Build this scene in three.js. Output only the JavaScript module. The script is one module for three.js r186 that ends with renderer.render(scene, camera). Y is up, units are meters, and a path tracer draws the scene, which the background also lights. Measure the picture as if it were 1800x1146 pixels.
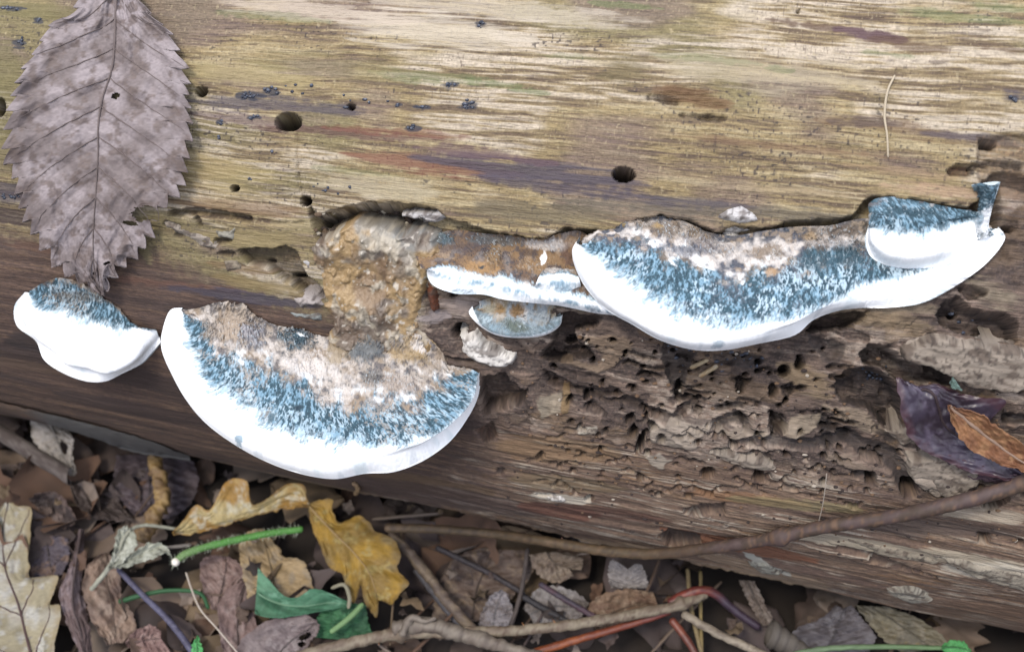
import * as THREE from 'three';
import { mergeGeometries } from 'three/addons/utils/BufferGeometryUtils.js';

// ---------------------------------------------------------------- camera, sky, sun, exposure
const EXPOSURE = 2.3, SKY = 0.88, SUN = 1.2;
const PITCH = 50 * Math.PI / 180, DIST = 0.43, FOV = 30;
const V = (x, y, z) => new THREE.Vector3(x, y, z);
const camera = new THREE.PerspectiveCamera(FOV, 1800 / 1146, 0.01, 60);
camera.position.set(0, DIST * Math.sin(PITCH), DIST * Math.cos(PITCH));
camera.lookAt(0, 0, 0);
camera.focus = 0.425;
camera.userData.fStop = 12;
const scene = new THREE.Scene();
const renderer = new THREE.WebGLRenderer({ antialias: true });
renderer.setSize(1024, 651);
renderer.toneMapping = THREE.LinearToneMapping;
renderer.toneMappingExposure = EXPOSURE;
renderer.shadowMap.enabled = true;
renderer.shadowMap.type = THREE.PCFSoftShadowMap;
{ // overcast sky: brightest overhead, one soft gradient, the same all round
  const w = 64, h = 32, d = new Float32Array(w * h * 4);
  for (let j = 0; j < h; j++) for (let i = 0; i < w; i++) {
    const e = Math.sin(((j + 0.5) / h - 0.5) * Math.PI), k = (j * w + i) * 4;
    const l = SKY * (e > 0 ? (1 + 2 * e) / 3 : 0.12) * 1.25;
    d[k] = l * 0.95; d[k + 1] = l * 1.0; d[k + 2] = l * 1.16; d[k + 3] = 1;
  }
  const sky = new THREE.DataTexture(d, w, h, THREE.RGBAFormat, THREE.FloatType);
  sky.mapping = THREE.EquirectangularReflectionMapping;
  sky.magFilter = sky.minFilter = THREE.LinearFilter;
  sky.needsUpdate = true;
  scene.background = sky; scene.environment = sky;
}
const sun = new THREE.DirectionalLight(0xfff4e2, SUN);
sun.position.set(-0.35, 1.0, 0.32).multiplyScalar(2);
sun.castShadow = true;
sun.shadow.radius = 26;
sun.shadow.mapSize.set(2048, 2048);
Object.assign(sun.shadow.camera, { left: -0.5, right: 0.5, top: 0.5, bottom: -0.5, near: 0.5, far: 4 });
scene.add(sun, sun.target);

// ---------------------------------------------------------------- small helpers
let seed = 7;
const rnd = () => { seed = (seed + 0x6D2B79F5) | 0; let t = Math.imul(seed ^ (seed >>> 15), 1 | seed); t = (t + Math.imul(t ^ (t >>> 7), 61 | t)) ^ t; return ((t ^ (t >>> 14)) >>> 0) / 4294967296; };
const rr = (a, b) => a + (b - a) * rnd();
const lerp = (a, b, t) => a + (b - a) * t;
const clamp = (x, a = 0, b = 1) => x < a ? a : x > b ? b : x;
const ss = (a, b, x) => { const t = clamp((x - a) / (b - a)); return t * t * (3 - 2 * t); };
const PERM = new Float32Array(65536);
for (let i = 0; i < 65536; i++) PERM[i] = rnd();
const hash = (i, j) => PERM[((Math.imul(i, 73856093) ^ Math.imul(j, 19349663)) >>> 3) & 65535];
function vn(x, y) { // value noise 0..1
  const i = Math.floor(x), j = Math.floor(y); let u = x - i, v = y - j;
  u = u * u * (3 - 2 * u); v = v * v * (3 - 2 * v);
  const a = hash(i, j), b = hash(i + 1, j), c = hash(i, j + 1), d = hash(i + 1, j + 1);
  return a + (b - a) * u + (c - a + (a - b - c + d) * u) * v;
}
const fbm = (x, y, n = 3) => { let s = 0, a = 0.5, t = 0; for (let k = 0; k < n; k++) { s += a * vn(x + k * 17.3, y - k * 9.1); t += a; x *= 2.03; y *= 2.03; a *= 0.5; } return s / t; };
const L1 = c => c <= 0.04045 ? c / 12.92 : ((c + 0.055) / 1.055) ** 2.4;
const S1 = c => c <= 0.0031308 ? c * 12.92 : 1.055 * c ** (1 / 2.4) - 0.055;
const ALB = 0.43;                      // share of the colour seen that is the thing's own (the rest is exposure)
const col = (r, g, b, k = ALB) => [L1(r / 255) * k, L1(g / 255) * k, L1(b / 255) * k];
const mix3 = (a, b, t) => [a[0] + (b[0] - a[0]) * t, a[1] + (b[1] - a[1]) * t, a[2] + (b[2] - a[2]) * t];

// naming, labels
const used = {};
function numbered(n) { used[n] = (used[n] ?? -1) + 1; return used[n] ? `${n}_${String(used[n]).padStart(3, '0')}` : n; }
function thing(name, label, category, group, kind) {
  const o = new THREE.Group(); o.name = numbered(name); scene.add(o);
  if (kind) o.userData.kind = kind; else { o.userData.label = label; o.userData.category = category; if (group) o.userData.group = group; }
  return o;
}
function part(name, geo, mat, parent, label) {
  const m = new THREE.Mesh(geo, mat); m.name = name; m.castShadow = m.receiveShadow = true;
  if (label) m.userData.label = label;
  parent.add(m); return m;
}
function single(name, geo, mat, label, category, group) {
  const m = new THREE.Mesh(geo, mat); m.name = numbered(name); m.castShadow = m.receiveShadow = true;
  m.userData.label = label; m.userData.category = category; if (group) m.userData.group = group;
  scene.add(m); return m;
}

// textures
function colorTex(w, h, fn) { // fn(i, j) -> linear colour
  const d = new Uint8Array(w * h * 4);
  for (let j = 0; j < h; j++) for (let i = 0; i < w; i++) {
    const c = fn(i, j), k = (j * w + i) * 4;
    d[k] = clamp(S1(clamp(c[0]))) * 255; d[k + 1] = clamp(S1(clamp(c[1]))) * 255; d[k + 2] = clamp(S1(clamp(c[2]))) * 255; d[k + 3] = 255;
  }
  const t = new THREE.DataTexture(d, w, h); t.colorSpace = THREE.SRGBColorSpace; t.magFilter = t.minFilter = THREE.LinearFilter;
  t.wrapS = t.wrapT = THREE.ClampToEdgeWrapping; t.needsUpdate = true; return t;
}
function greyTex(w, h, fn, wrap) {
  const d = new Uint8Array(w * h * 4);
  for (let j = 0; j < h; j++) for (let i = 0; i < w; i++) { const k = (j * w + i) * 4; d[k] = d[k + 1] = d[k + 2] = clamp(fn(i, j)) * 255; d[k + 3] = 255; }
  const t = new THREE.DataTexture(d, w, h); t.magFilter = t.minFilter = THREE.LinearFilter;
  t.wrapS = t.wrapT = wrap ? THREE.RepeatWrapping : THREE.ClampToEdgeWrapping; t.needsUpdate = true; return t;
}

// ---------------------------------------------------------------- rays, the log's own coordinates
camera.updateMatrixWorld();
const CP = camera.position.clone(), FW = V(0, -Math.sin(PITCH), -Math.cos(PITCH)), RT = V(1, 0, 0), UP = V(0, Math.cos(PITCH), -Math.sin(PITCH));
const HALF = Math.tan(FOV * Math.PI / 360);
const ray = (px, py) => FW.clone().addScaledVector(RT, (px - 900) / 573 * HALF).addScaledVector(UP, (573 - py) / 573 * HALF);
const YAW = 8 * Math.PI / 180, AX = V(Math.cos(YAW), 0, Math.sin(YAW)), FR = V(-Math.sin(YAW), 0, Math.cos(YAW)), YY = V(0, 1, 0);
const A0 = V(0, -0.0623, -0.153), R0 = 0.165, RK = 0.085, GROUND = -0.188, TM = 150;
// log coordinates: S mm along the axis, T = angle from the top towards the front, in mm of a 150 mm radius
function logPoint(S, T, h) { const f = T / TM, r = R0 + RK * S / 1000 + h / 1000; return A0.clone().addScaledVector(AX, S / 1000).addScaledVector(YY, r * Math.cos(f)).addScaledVector(FR, r * Math.sin(f)); }
const logNormal = T => V(0, 0, 0).addScaledVector(YY, Math.cos(T / TM)).addScaledVector(FR, Math.sin(T / TM));
function hitLog(px, py, off = 0) { // ray on the cone grown by off mm -> {S, T, t}
  const d = ray(px, py), w = CP.clone().sub(A0), sw = w.dot(AX), sd = d.dot(AX);
  const pw = w.clone().addScaledVector(AX, -sw), pd = d.clone().addScaledVector(AX, -sd);
  const r = R0 + off / 1000 + RK * sw, a = pd.dot(pd) - (RK * sd) ** 2, b = 2 * (pw.dot(pd) - r * RK * sd), c = pw.dot(pw) - r * r;
  const D = b * b - 4 * a * c, t = (-b - Math.sqrt(Math.max(D, 0))) / (2 * a);
  const p = CP.clone().addScaledVector(d, t).sub(A0), s = p.dot(AX), q = p.addScaledVector(AX, -s);
  return { S: s * 1000, T: Math.atan2(q.dot(FR), q.dot(YY)) * TM, t, miss: D < 0 };
}
const ST = (px, py) => { const h = hitLog(px, py); return [h.S, h.T]; };
const onLog = (px, py, h) => CP.clone().addScaledVector(ray(px, py), hitLog(px, py, h).t);
const onLevel = (px, py, y) => { const d = ray(px, py); return CP.clone().addScaledVector(d, (y - CP.y) / d.y); };

// ---------------------------------------------------------------- the log's relief and colour, one raster in log coordinates
const RW = 2048, RH = 1536, SA = -235, SB = 225, TA = 56, TB = 372;
const DX = (SB - SA) / (RW - 1), DY = (TB - TA) / (RH - 1);
const HT = new Float32Array(RW * RH), CR = new Float32Array(RW * RH), CG = new Float32Array(RW * RH), CB = new Float32Array(RW * RH);
function toST(pts) { return pts.map(p => ST(p[0], p[1])); }
function box(poly, m) {
  let a = 1e9, b = -1e9, c = 1e9, d = -1e9;
  for (const p of poly) { a = Math.min(a, p[0]); b = Math.max(b, p[0]); c = Math.min(c, p[1]); d = Math.max(d, p[1]); }
  const I = x => clamp(Math.round((x - SA) / DX), 0, RW - 1), J = y => clamp(Math.round((y - TA) / DY), 0, RH - 1);
  return [I(a - m), I(b + m), J(c - m), J(d + m)];
}
function sdPoly(P, x, y) { // positive inside
  let d = 1e9, s = false;
  for (let i = 0, j = P.length - 1; i < P.length; j = i++) {
    const ax = P[j][0], ay = P[j][1], ex = P[i][0] - ax, ey = P[i][1] - ay, wx = x - ax, wy = y - ay;
    const t = clamp((wx * ex + wy * ey) / (ex * ex + ey * ey + 1e-9)), qx = wx - ex * t, qy = wy - ey * t;
    d = Math.min(d, qx * qx + qy * qy);
    if ((ay > y) !== (P[i][1] > y) && x < ex * (y - ay) / ey + ax) s = !s;
  }
  return s ? Math.sqrt(d) : -Math.sqrt(d);
}
function sdLine(P, x, y) {
  let d = 1e9;
  for (let i = 1; i < P.length; i++) {
    const ax = P[i - 1][0], ay = P[i - 1][1], ex = P[i][0] - ax, ey = P[i][1] - ay, wx = x - ax, wy = y - ay;
    const t = clamp((wx * ex + wy * ey) / (ex * ex + ey * ey + 1e-9)), qx = wx - ex * t, qy = wy - ey * t;
    d = Math.min(d, qx * qx + qy * qy);
  }
  return Math.sqrt(d);
}
// shape(sd, S, T, k): run over the texels within m mm of a polygon / line / ellipse given in pixels of the photograph
function overPoly(px, m, fn, rough = 0.8) { const P = toST(px), [a, b, c, d] = box(P, m); for (let j = c; j <= d; j++) for (let i = a; i <= b; i++) { const S = SA + i * DX, T = TA + j * DY; const e = sdPoly(P, S, T); if (e > -m) fn(e + (fbm(S * 0.42, T * 0.5, 2) - 0.5) * 2 * rough, S, T, j * RW + i); } }
function overLine(px, r, fn, rough = 0.6) { const P = toST(px), m = r + 2, [a, b, c, d] = box(P, m); for (let j = c; j <= d; j++) for (let i = a; i <= b; i++) { const S = SA + i * DX, T = TA + j * DY; const e = r - sdLine(P, S, T); if (e > -2) fn(e + (fbm(S * 0.6, T * 0.6, 3) - 0.5) * 2 * rough, S, T, j * RW + i); } }
const ellipse = (x, y, rx, ry, rot = 0, n = 20) => Array.from({ length: n }, (_, i) => { const a = i / n * 2 * Math.PI, c = Math.cos(rot * Math.PI / 180), s = Math.sin(rot * Math.PI / 180), u = rx * Math.cos(a), v = ry * Math.sin(a); return [x + u * c - v * s, y + u * s + v * c]; });
function tint(k, c, a) { CR[k] += (c[0] - CR[k]) * a; CG[k] += (c[1] - CG[k]) * a; CB[k] += (c[2] - CB[k]) * a; }
// soft region masks
const MLOW = new Float32Array(RW * RH), MROT = new Float32Array(RW * RH), MSTR = new Float32Array(RW * RH);
const region = (A, px, soft, rough) => overPoly(px, soft, (e, S, T, k) => { A[k] = Math.max(A[k], ss(-soft, soft, e)); }, rough);
region(MLOW, [[-80, 395], [120, 425], [260, 440], [400, 500], [520, 530], [640, 570], [800, 600], [960, 780], [1150, 930], [1150, 1000], [600, 900], [-80, 740]], 7, 4);
region(MROT, [[730, 500], [1000, 530], [1300, 560], [1500, 520], [1640, 470], [1740, 400], [1760, 310], [1900, 290], [1900, 860], [1640, 880], [1500, 850], [1250, 815], [1000, 760], [850, 740], [740, 640]], 6, 3);
region(MSTR, [[880, 720], [1100, 760], [1400, 810], [1640, 850], [1900, 860], [1900, 1145], [1500, 1065], [1200, 1000], [800, 930], [640, 890], [760, 860]], 7, 4);
const PAL = {
  up: [col(210, 192, 152), col(176, 154, 110), col(146, 134, 92), col(124, 104, 82), col(100, 80, 72), col(236, 220, 200), col(142, 120, 112), col(74, 64, 62)],
  low: [col(126, 100, 84), col(100, 78, 68), col(76, 61, 58), col(152, 122, 92), col(158, 138, 92)],
  rot: [col(158, 134, 118), col(120, 100, 88), col(80, 66, 62), col(208, 188, 170), col(140, 112, 78)],
  str: [col(170, 142, 118), col(134, 109, 93), col(100, 79, 72), col(216, 202, 182), col(160, 120, 76)],
};
for (let j = 0; j < RH; j++) for (let i = 0; i < RW; i++) {
  const S = SA + i * DX, T = TA + j * DY, k = j * RW + i;
  const drift = 5 * (fbm(S * 0.010 + 3, T * 0.012, 2) - 0.5) + 1.2 * (fbm(S * 0.05, T * 0.05, 2) - 0.5);
  const W = T + drift;
  const band = fbm(S * 0.006 + 9, W * 0.16, 2), streak = fbm(S * 0.020, W * 0.75 + 40, 2), fib = vn(S * 0.11 + 5, W * 2.6), fine = vn(S * 0.24, W * 4.2 + 90);
  const patch = fbm(S * 0.045 + 70, T * 0.06, 3), speck = vn(S * 2.1, T * 1.9), hatch = vn(S * 2.9 + 11, W * 0.9), dash = vn(S * 0.5 + 31, W * 3.4);
  const lo = MLOW[k], ro = MROT[k], st = MSTR[k];
  // --- upper weathered wood
  let P = PAL.up;
  const tone = 0.42 * fbm(S * 0.018 + 1, W * 0.5, 3) + 0.34 * vn(S * 0.055 + 5, W * 1.5) + 0.24 * vn(S * 0.16 + 8, W * 2.4 + 3), hue = fbm(S * 0.016 + 70, T * 0.05 + 3, 3), hue2 = fbm(S * 0.02 + 130, T * 0.07 + 31, 3);
  let u = mix3(P[3], P[1], ss(0.30, 0.50, tone)); u = mix3(u, P[0], 0.8 * ss(0.46, 0.72, tone));
  u = mix3(u, mix3(u, P[2], 0.75), ss(0.5, 0.62, hue)); u = mix3(u, mix3(u, P[5], 0.7), ss(0.52, 0.66, hue2) * ss(0.4, 0.6, tone)); u = mix3(u, mix3(u, P[6], 0.6), ss(0.54, 0.68, 1 - hue2));
  u = mix3(u, P[4], 0.6 * ss(0.64, 0.82, vn(S * 0.14 + 31, W * 2.6) * 0.6 + patch * 0.4));
  u = mix3(u, P[7], 0.8 * ss(0.74, 0.86, vn(S * 1.1 + 3, W * 1.5 + 60) * 0.72 + fbm(S * 0.03 + 7, T * 0.08, 2) * 0.28));
  u = mix3(u, P[4], 0.55 * ss(0.80, 0.95, hatch) * ss(0.42, 0.58, fbm(S * 0.04, T * 0.09 + 9, 2)));
  u = mix3(u, P[0], 0.5 * ss(0.82, 0.95, vn(S * 1.6 + 90, W * 1.2)));
  // --- dark smooth wood low on the left
  P = PAL.low;
  let l = mix3(P[1], P[0], ss(0.35, 0.7, streak * 0.6 + fib * 0.4));
  l = mix3(l, P[2], 0.8 * ss(0.5, 0.7, band * 0.6 + patch * 0.4));
  l = mix3(l, P[3], 0.6 * ss(0.62, 0.82, streak * 0.6 + fine * 0.4));
  l = mix3(l, P[2], 0.55 * ss(0.6, 0.9, dash));
  // --- crumbling rot
  P = PAL.rot;
  const cr = fbm(S * 0.16, T * 0.2, 4), lace = fbm(S * 0.075 + 20, (T - S * 0.12) * 0.15, 4), plate = ss(0.47, 0.50, lace), bone = ss(0.50, 0.56, fbm(S * 0.035 + 60, T * 0.06 + 4, 3) + 0.10 * (cr - 0.5));
  let r = mix3(P[1], P[0], ss(0.35, 0.65, cr * 0.6 + fib * 0.4));
  r = mix3(r, P[4], 0.5 * ss(0.52, 0.7, fbm(S * 0.05 + 33, T * 0.08, 3)));
  r = mix3(r, mix3(P[3], P[0], ss(0.4, 0.7, fbm(S * 0.3, W * 0.9, 3))), 0.85 * bone * plate);
  r = mix3(r, mix3(P[2], P[1], ss(0.5, 0.75, speck)), 0.75 * (1 - plate));
  r = mix3(r, P[2], 0.6 * ss(0.70, 0.9, speck) + 0);
  r = mix3(r, P[2], 0.4 * ss(0.62, 0.8, vn(S * 0.35, W * 1.9)));
  r = mix3(r, P[2], 0.6 * ss(0.54, 0.76, fib * 0.45 + streak * 0.55)); r = mix3(r, P[3], 0.35 * ss(0.62, 0.85, fine * 0.5 + vn(S * 0.06 + 77, W * 1.6) * 0.5));
  // --- fibrous strand along the bottom right
  P = PAL.str;
  let f = mix3(P[1], P[0], ss(0.3, 0.7, streak * 0.5 + fib * 0.5));
  f = mix3(f, P[2], 0.8 * ss(0.52, 0.72, band * 0.4 + streak * 0.6));
  f = mix3(f, P[3], 0.8 * ss(0.56, 0.74, fib * 0.45 + fbm(S * 0.03 + 8, W * 0.35, 3) * 0.55));
  f = mix3(f, P[4], 0.55 * ss(0.6, 0.8, patch * 0.5 + fine * 0.5));
  f = mix3(f, P[2], 0.6 * ss(0.66, 0.9, dash));
  let c = mix3(u, l, lo); c = mix3(c, f, st); c = mix3(c, r, ro);
  const g = (0.84 + 0.32 * speck) * (0.82 + 0.36 * vn(S * 0.75 + 15, W * 3.0 + 8));
  CR[k] = c[0] * g; CG[k] = c[1] * g; CB[k] = c[2] * g;
  // relief, mm
  const big = 3.2 * (fbm(S * 0.012 + 2, T * 0.03, 2) - 0.5);
  const hu = 0.45 * (tone - 0.5) + 0.75 * (fbm(S * 0.022, W * 0.28, 2) - 0.5) + 0.34 * (streak - 0.5) + 0.26 * (fib - 0.5) - 0.35 * ss(0.7, 0.9, dash) * ss(0.4, 0.6, patch);
  const hl = 0.8 * (fbm(S * 0.02, W * 0.3, 2) - 0.5) + 0.25 * (fib - 0.5);
  const hr = 1.5 * (fbm(S * 0.05 + 4, T * 0.09, 3) - 0.5) + 1.0 * plate + 1.1 * (cr - 0.5) + 0.9 * (streak - 0.5) + 0.5 * (speck - 0.5) + 0.4 * (fib - 0.5);
  const hf = 3.2 * (fbm(S * 0.015 + 9, W * 0.14, 3) - 0.5) + 1.1 * (streak - 0.5) + 0.5 * (fib - 0.5) + 0.25 * (fine - 0.5);
  let h = lerp(hu, hl, lo); h = lerp(h, hf, st); h = lerp(h, hr, ro);
  HT[k] = big + h;
}
// stain: elongated patch of another colour with ragged ends along the grain
function stain(x, y, rx, ry, c, a = 0.7, rot = 5, rag = 1.7) {
  overPoly(ellipse(x, y, rx, ry, rot), 0, (e, S, T, k) => { const m = clamp(e / (Math.min(rx, ry) * 0.2) * 1.4 + rag * (fbm(S * 0.07, T * 1.2, 3) - 0.5)); tint(k, c, a * ss(0, 0.8, m)); }, 0.8);
}
// ---- stains on the upper wood
const PURP = col(112, 84, 92), RUST = col(142, 88, 70), SLATE = col(92, 84, 96), GREEN = col(120, 138, 84), PALE = col(240, 226, 204), OLIVE = col(140, 130, 84), UMB = col(110, 82, 62), INK = col(52, 58, 76);
stain(760, 55, 190, 45, PALE, 0.65); stain(560, 20, 200, 25, col(232, 214, 192), 0.7); stain(900, 20, 260, 25, PALE, 0.5); stain(1340, 130, 210, 40, col(214, 198, 168), 0.6);
stain(480, 185, 170, 20, SLATE, 0.75, 3); stain(430, 210, 110, 12, PURP, 0.6); stain(620, 235, 190, 11, col(118, 86, 80), 0.75, 4);
stain(760, 290, 170, 22, RUST, 0.75, 7); stain(930, 300, 220, 28, SLATE, 0.85, 7); stain(1000, 330, 180, 16, col(96, 86, 98), 0.75, 7); stain(840, 270, 150, 14, PURP, 0.7, 7); stain(700, 232, 140, 10, RUST, 0.6, 4);
stain(1470, 50, 130, 10, UMB, 0.8, 8); stain(1530, 62, 70, 13, PURP, 0.8, 10); stain(1600, 80, 80, 12, UMB, 0.6, 10); stain(1215, 170, 80, 30, col(140, 104, 70), 0.75, 8);
stain(1580, 225, 170, 18, col(134, 104, 74), 0.7, 8); stain(1700, 240, 120, 12, SLATE, 0.7, 6); stain(1520, 215, 70, 14, col(112, 94, 84), 0.8, 4); stain(1790, 170, 40, 18, SLATE, 0.8); stain(1780, 90, 60, 10, UMB, 0.6);
stain(1250, 370, 320, 22, col(112, 104, 92), 0.7, 3); stain(950, 375, 160, 30, col(128, 116, 92), 0.7, 3); stain(1180, 352, 160, 16, SLATE, 0.6, 4); stain(1400, 260, 220, 12, col(150, 118, 88), 0.55, 6);
stain(870, 145, 60, 10, GREEN, 0.5); stain(930, 160, 40, 9, GREEN, 0.55); stain(1560, 95, 60, 9, GREEN, 0.45); stain(1760, 12, 90, 14, GREEN, 0.5); stain(1100, 8, 70, 8, GREEN, 0.5); stain(1370, 122, 30, 8, GREEN, 0.4); stain(730, 140, 60, 9, GREEN, 0.4); stain(1000, 100, 60, 8, GREEN, 0.3);
stain(70, 20, 110, 20, OLIVE, 0.7); stain(760, 132, 120, 14, GREEN, 0.4); stain(1250, 105, 110, 10, GREEN, 0.3); stain(480, 30, 120, 12, GREEN, 0.35); stain(620, 300, 90, 9, GREEN, 0.3); stain(1690, 30, 120, 14, GREEN, 0.45); stain(8, 130, 40, 70, OLIVE, 0.6); stain(10, 260, 40, 60, OLIVE, 0.55); stain(420, 130, 160, 26, col(196, 178, 126), 0.6); stain(620, 120, 200, 30, OLIVE, 0.35); stain(1100, 120, 40, 60, col(132, 118, 80), 0.6, 80);
stain(20, 340, 60, 26, SLATE, 0.75); stain(20, 380, 120, 26, col(84, 68, 66), 0.8); stain(420, 365, 140, 16, col(150, 118, 88), 0.6); stain(380, 300, 130, 40, col(206, 184, 126), 0.5); stain(660, 330, 120, 26, col(218, 204, 172), 0.6); stain(470, 420, 150, 22, col(176, 156, 110), 0.7, 3);
stain(470, 500, 110, 14, col(164, 142, 96), 0.75, 8); stain(420, 470, 70, 10, col(150, 118, 80), 0.6, 8); stain(300, 500, 160, 9, col(130, 92, 76), 0.6, 6); stain(120, 440, 130, 14, col(120, 88, 72), 0.6); stain(250, 430, 40, 12, col(146, 134, 96), 0.6, 70); stain(420, 520, 150, 12, col(84, 78, 92), 0.8, 7);
stain(540, 395, 70, 12, col(196, 178, 136), 0.7); stain(1380, 335, 140, 10, col(198, 176, 140), 0.6, 4); stain(1640, 335, 110, 16, col(206, 172, 140), 0.75, 6); stain(1590, 300, 120, 10, col(190, 160, 124), 0.5, 6);
stain(1790, 330, 60, 40, col(150, 122, 96), 0.7); stain(1760, 430, 60, 60, col(146, 122, 100), 0.7, 40); stain(1760, 520, 60, 30, col(176, 160, 136), 0.7, 20); stain(1480, 430, 60, 20, col(120, 102, 84), 0.6);
// ---- stains lower down
stain(150, 650, 170, 20, col(80, 62, 56), 0.8, 8); stain(60, 600, 60, 20, col(60, 50, 50), 0.8); stain(60, 645, 90, 9, col(118, 94, 76), 0.6, 10); stain(250, 720, 170, 14, col(78, 62, 60), 0.7, 12); stain(760, 850, 120, 16, col(128, 102, 74), 0.6, 8);
stain(780, 870, 200, 20, col(92, 72, 68), 0.7, 9); stain(980, 790, 120, 26, col(160, 128, 92), 0.6, 6); stain(1000, 850, 110, 16, col(150, 128, 96), 0.6, 8); stain(985, 895, 80, 12, col(120, 76, 60), 0.8, 8); stain(1060, 900, 130, 12, col(112, 74, 62), 0.7, 8); stain(985, 872, 60, 8, col(236, 224, 204), 0.9, 8);
stain(1320, 880, 120, 12, col(166, 122, 84), 0.7, 6); stain(1400, 890, 130, 12, col(178, 164, 120), 0.6, 6); stain(1300, 960, 150, 12, col(150, 96, 68), 0.8, 12); stain(1480, 950, 130, 11, col(214, 200, 176), 0.85, 8); stain(1640, 975, 170, 12, col(206, 192, 168), 0.8, 6); stain(1740, 1000, 90, 16, col(222, 212, 194), 0.8, 4);
stain(1600, 1042, 40, 12, col(218, 208, 188), 0.9, 10); stain(1620, 930, 180, 16, col(104, 90, 84), 0.7, 4); stain(1730, 905, 90, 14, col(196, 182, 160), 0.6, 4); stain(1340, 1000, 130, 12, col(186, 160, 132), 0.6, 14); stain(1050, 955, 170, 9, col(176, 150, 120), 0.7, 8); stain(1100, 965, 90, 3, col(230, 226, 220), 0.9, 10); stain(1350, 990, 50, 5, col(206, 206, 194), 0.8, 24);
stain(1750, 1080, 120, 20, col(128, 100, 80), 0.6, 8); stain(1450, 1045, 160, 12, col(158, 120, 96), 0.7, 10);
stain(820, 545, 70, 25, col(196, 178, 168), 0.8, 5); stain(760, 560, 30, 14, col(200, 186, 184), 0.7); stain(850, 640, 80, 20, col(108, 92, 84), 0.6); stain(880, 500, 60, 20, col(116, 98, 84), 0.6); stain(1180, 590, 60, 30, col(150, 116, 82), 0.5); stain(1550, 570, 110, 25, col(164, 142, 112), 0.75, 10); stain(1600, 545, 80, 16, col(176, 158, 132), 0.6);
stain(1420, 680, 60, 30, col(172, 148, 116), 0.7, 30); stain(1300, 700, 120, 30, col(138, 112, 84), 0.5, 6);

// ---- holes, galleries, fissures and broken edges: relief, with shade painted into the floors
const PIT_SHADE = col(54, 45, 42), DARK = col(70, 56, 50), ROT_SHADE = col(60, 53, 53), BRN = col(104, 84, 72);  // dark rotten wood, with the shade of the hollows painted into it
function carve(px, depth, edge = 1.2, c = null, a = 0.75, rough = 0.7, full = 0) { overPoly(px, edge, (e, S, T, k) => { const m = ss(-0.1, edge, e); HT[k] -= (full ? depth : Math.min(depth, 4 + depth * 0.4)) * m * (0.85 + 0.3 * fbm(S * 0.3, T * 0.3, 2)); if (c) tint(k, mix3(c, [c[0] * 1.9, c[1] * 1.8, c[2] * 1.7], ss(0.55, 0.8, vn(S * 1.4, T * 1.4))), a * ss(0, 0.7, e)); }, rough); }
function groove(px, r, depth, c = null, a = 0.7, rough = 0.5) { overLine(px, r, (e, S, T, k) => { const m = Math.sqrt(clamp(e / r)); HT[k] -= depth * 0.85 * m; if (c) tint(k, c, a * ss(0, 0.7, e)); }, rough); }
function raise(px, lift, edge, c = null, a = 0.8, rough = 0.9) { overPoly(px, edge, (e, S, T, k) => { HT[k] += lift * 0.3 * ss(-0.2, edge * 0.6, e); if (c) tint(k, [c[0] * (0.8 + 0.4 * vn(S * 0.5, T * 1.6)), c[1] * (0.8 + 0.4 * vn(S * 0.5, T * 1.6)), c[2] * (0.8 + 0.4 * vn(S * 0.5, T * 1.6))], a * ss(0, 0.8, e)); }, rough); }
const hole = (x, y, rx, ry, d = 9, rot = 0, c = PIT_SHADE) => carve(ellipse(x, y, rx, ry, rot), d < 3 ? d : d + 5, 0.65, c, 0.75, 0.25, 1);
// the broken upper shell: below its edge the wood lies deeper
carve([[535, 352], [556, 376], [586, 368], [636, 356], [700, 357], [768, 366], [786, 384], [842, 400], [900, 413], [960, 419], [986, 400], [1060, 406], [1098, 402], [1120, 386], [1160, 377], [1212, 386], [1258, 408], [1302, 396], [1340, 402], [1380, 389], [1460, 386], [1500, 378], [1518, 352], [1545, 344], [1620, 352], [1704, 364], [1724, 350], [1730, 318], [1760, 322], [1760, 420], [1700, 470], [1400, 520], [1100, 520], [980, 480], [740, 480], [700, 590], [615, 600], [585, 470], [556, 420]], 8, 1.2, null, 0, 0.6);
carve([[700, 500], [830, 500], [1000, 540], [1250, 620], [1450, 560], [1640, 500], [1760, 400], [1900, 380], [1900, 880], [1600, 850], [1400, 800], [1150, 760], [960, 740], [850, 660], [760, 600]], 5, 12, null, 0, 1.5);
carve([[1716, 238], [1900, 226], [1900, 330], [1726, 352], [1716, 300]], 2.5, 2.0, col(132, 108, 84), 0.5, 0.3);
carve([[1722, 244], [1756, 248], [1752, 264], [1724, 262]], 7, 0.8, DARK, 0.7, 0.2);
carve([[1664, 300], [1680, 288], [1712, 290], [1712, 312], [1672, 310]], 4, 0.8, col(112, 86, 68), 0.8, 0.2);
groove([[1712, 294], [1745, 286], [1800, 292]], 1.0, 4, DARK); groove([[1752, 318], [1775, 314], [1810, 326]], 2.2, 6, DARK);
hole(1776, 405, 14, 6, 6); hole(354, 161, 10, 9); hole(506, 215, 23, 16, 10); hole(617, 188, 7, 5, 7, 30); hole(1097, 308, 20, 13, 10, 8); hole(412, 332, 7, 6, 6); hole(537, 354, 10, 9, 8); hole(2, 190, 9, 17, 7); hole(1404, 20, 3, 3, 3);
carve(ellipse(1215, 182, 66, 32, 10), 3.2, 6, null); carve(ellipse(1235, 206, 44, 9, 6), 5, 2.0, DARK, 0.6); groove([[1140, 172], [1190, 180]], 0.9, 2.5, DARK, 0.6);
groove([[300, 374], [350, 372], [400, 380], [436, 386]], 1.3, 5.5, DARK, 0.5); groove([[436, 386], [490, 392], [535, 392]], 0.5, 1.5); groove([[522, 232], [520, 270], [524, 310], [530, 345]], 0.22, 1.6, DARK, 0.8, 0.15);
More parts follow.
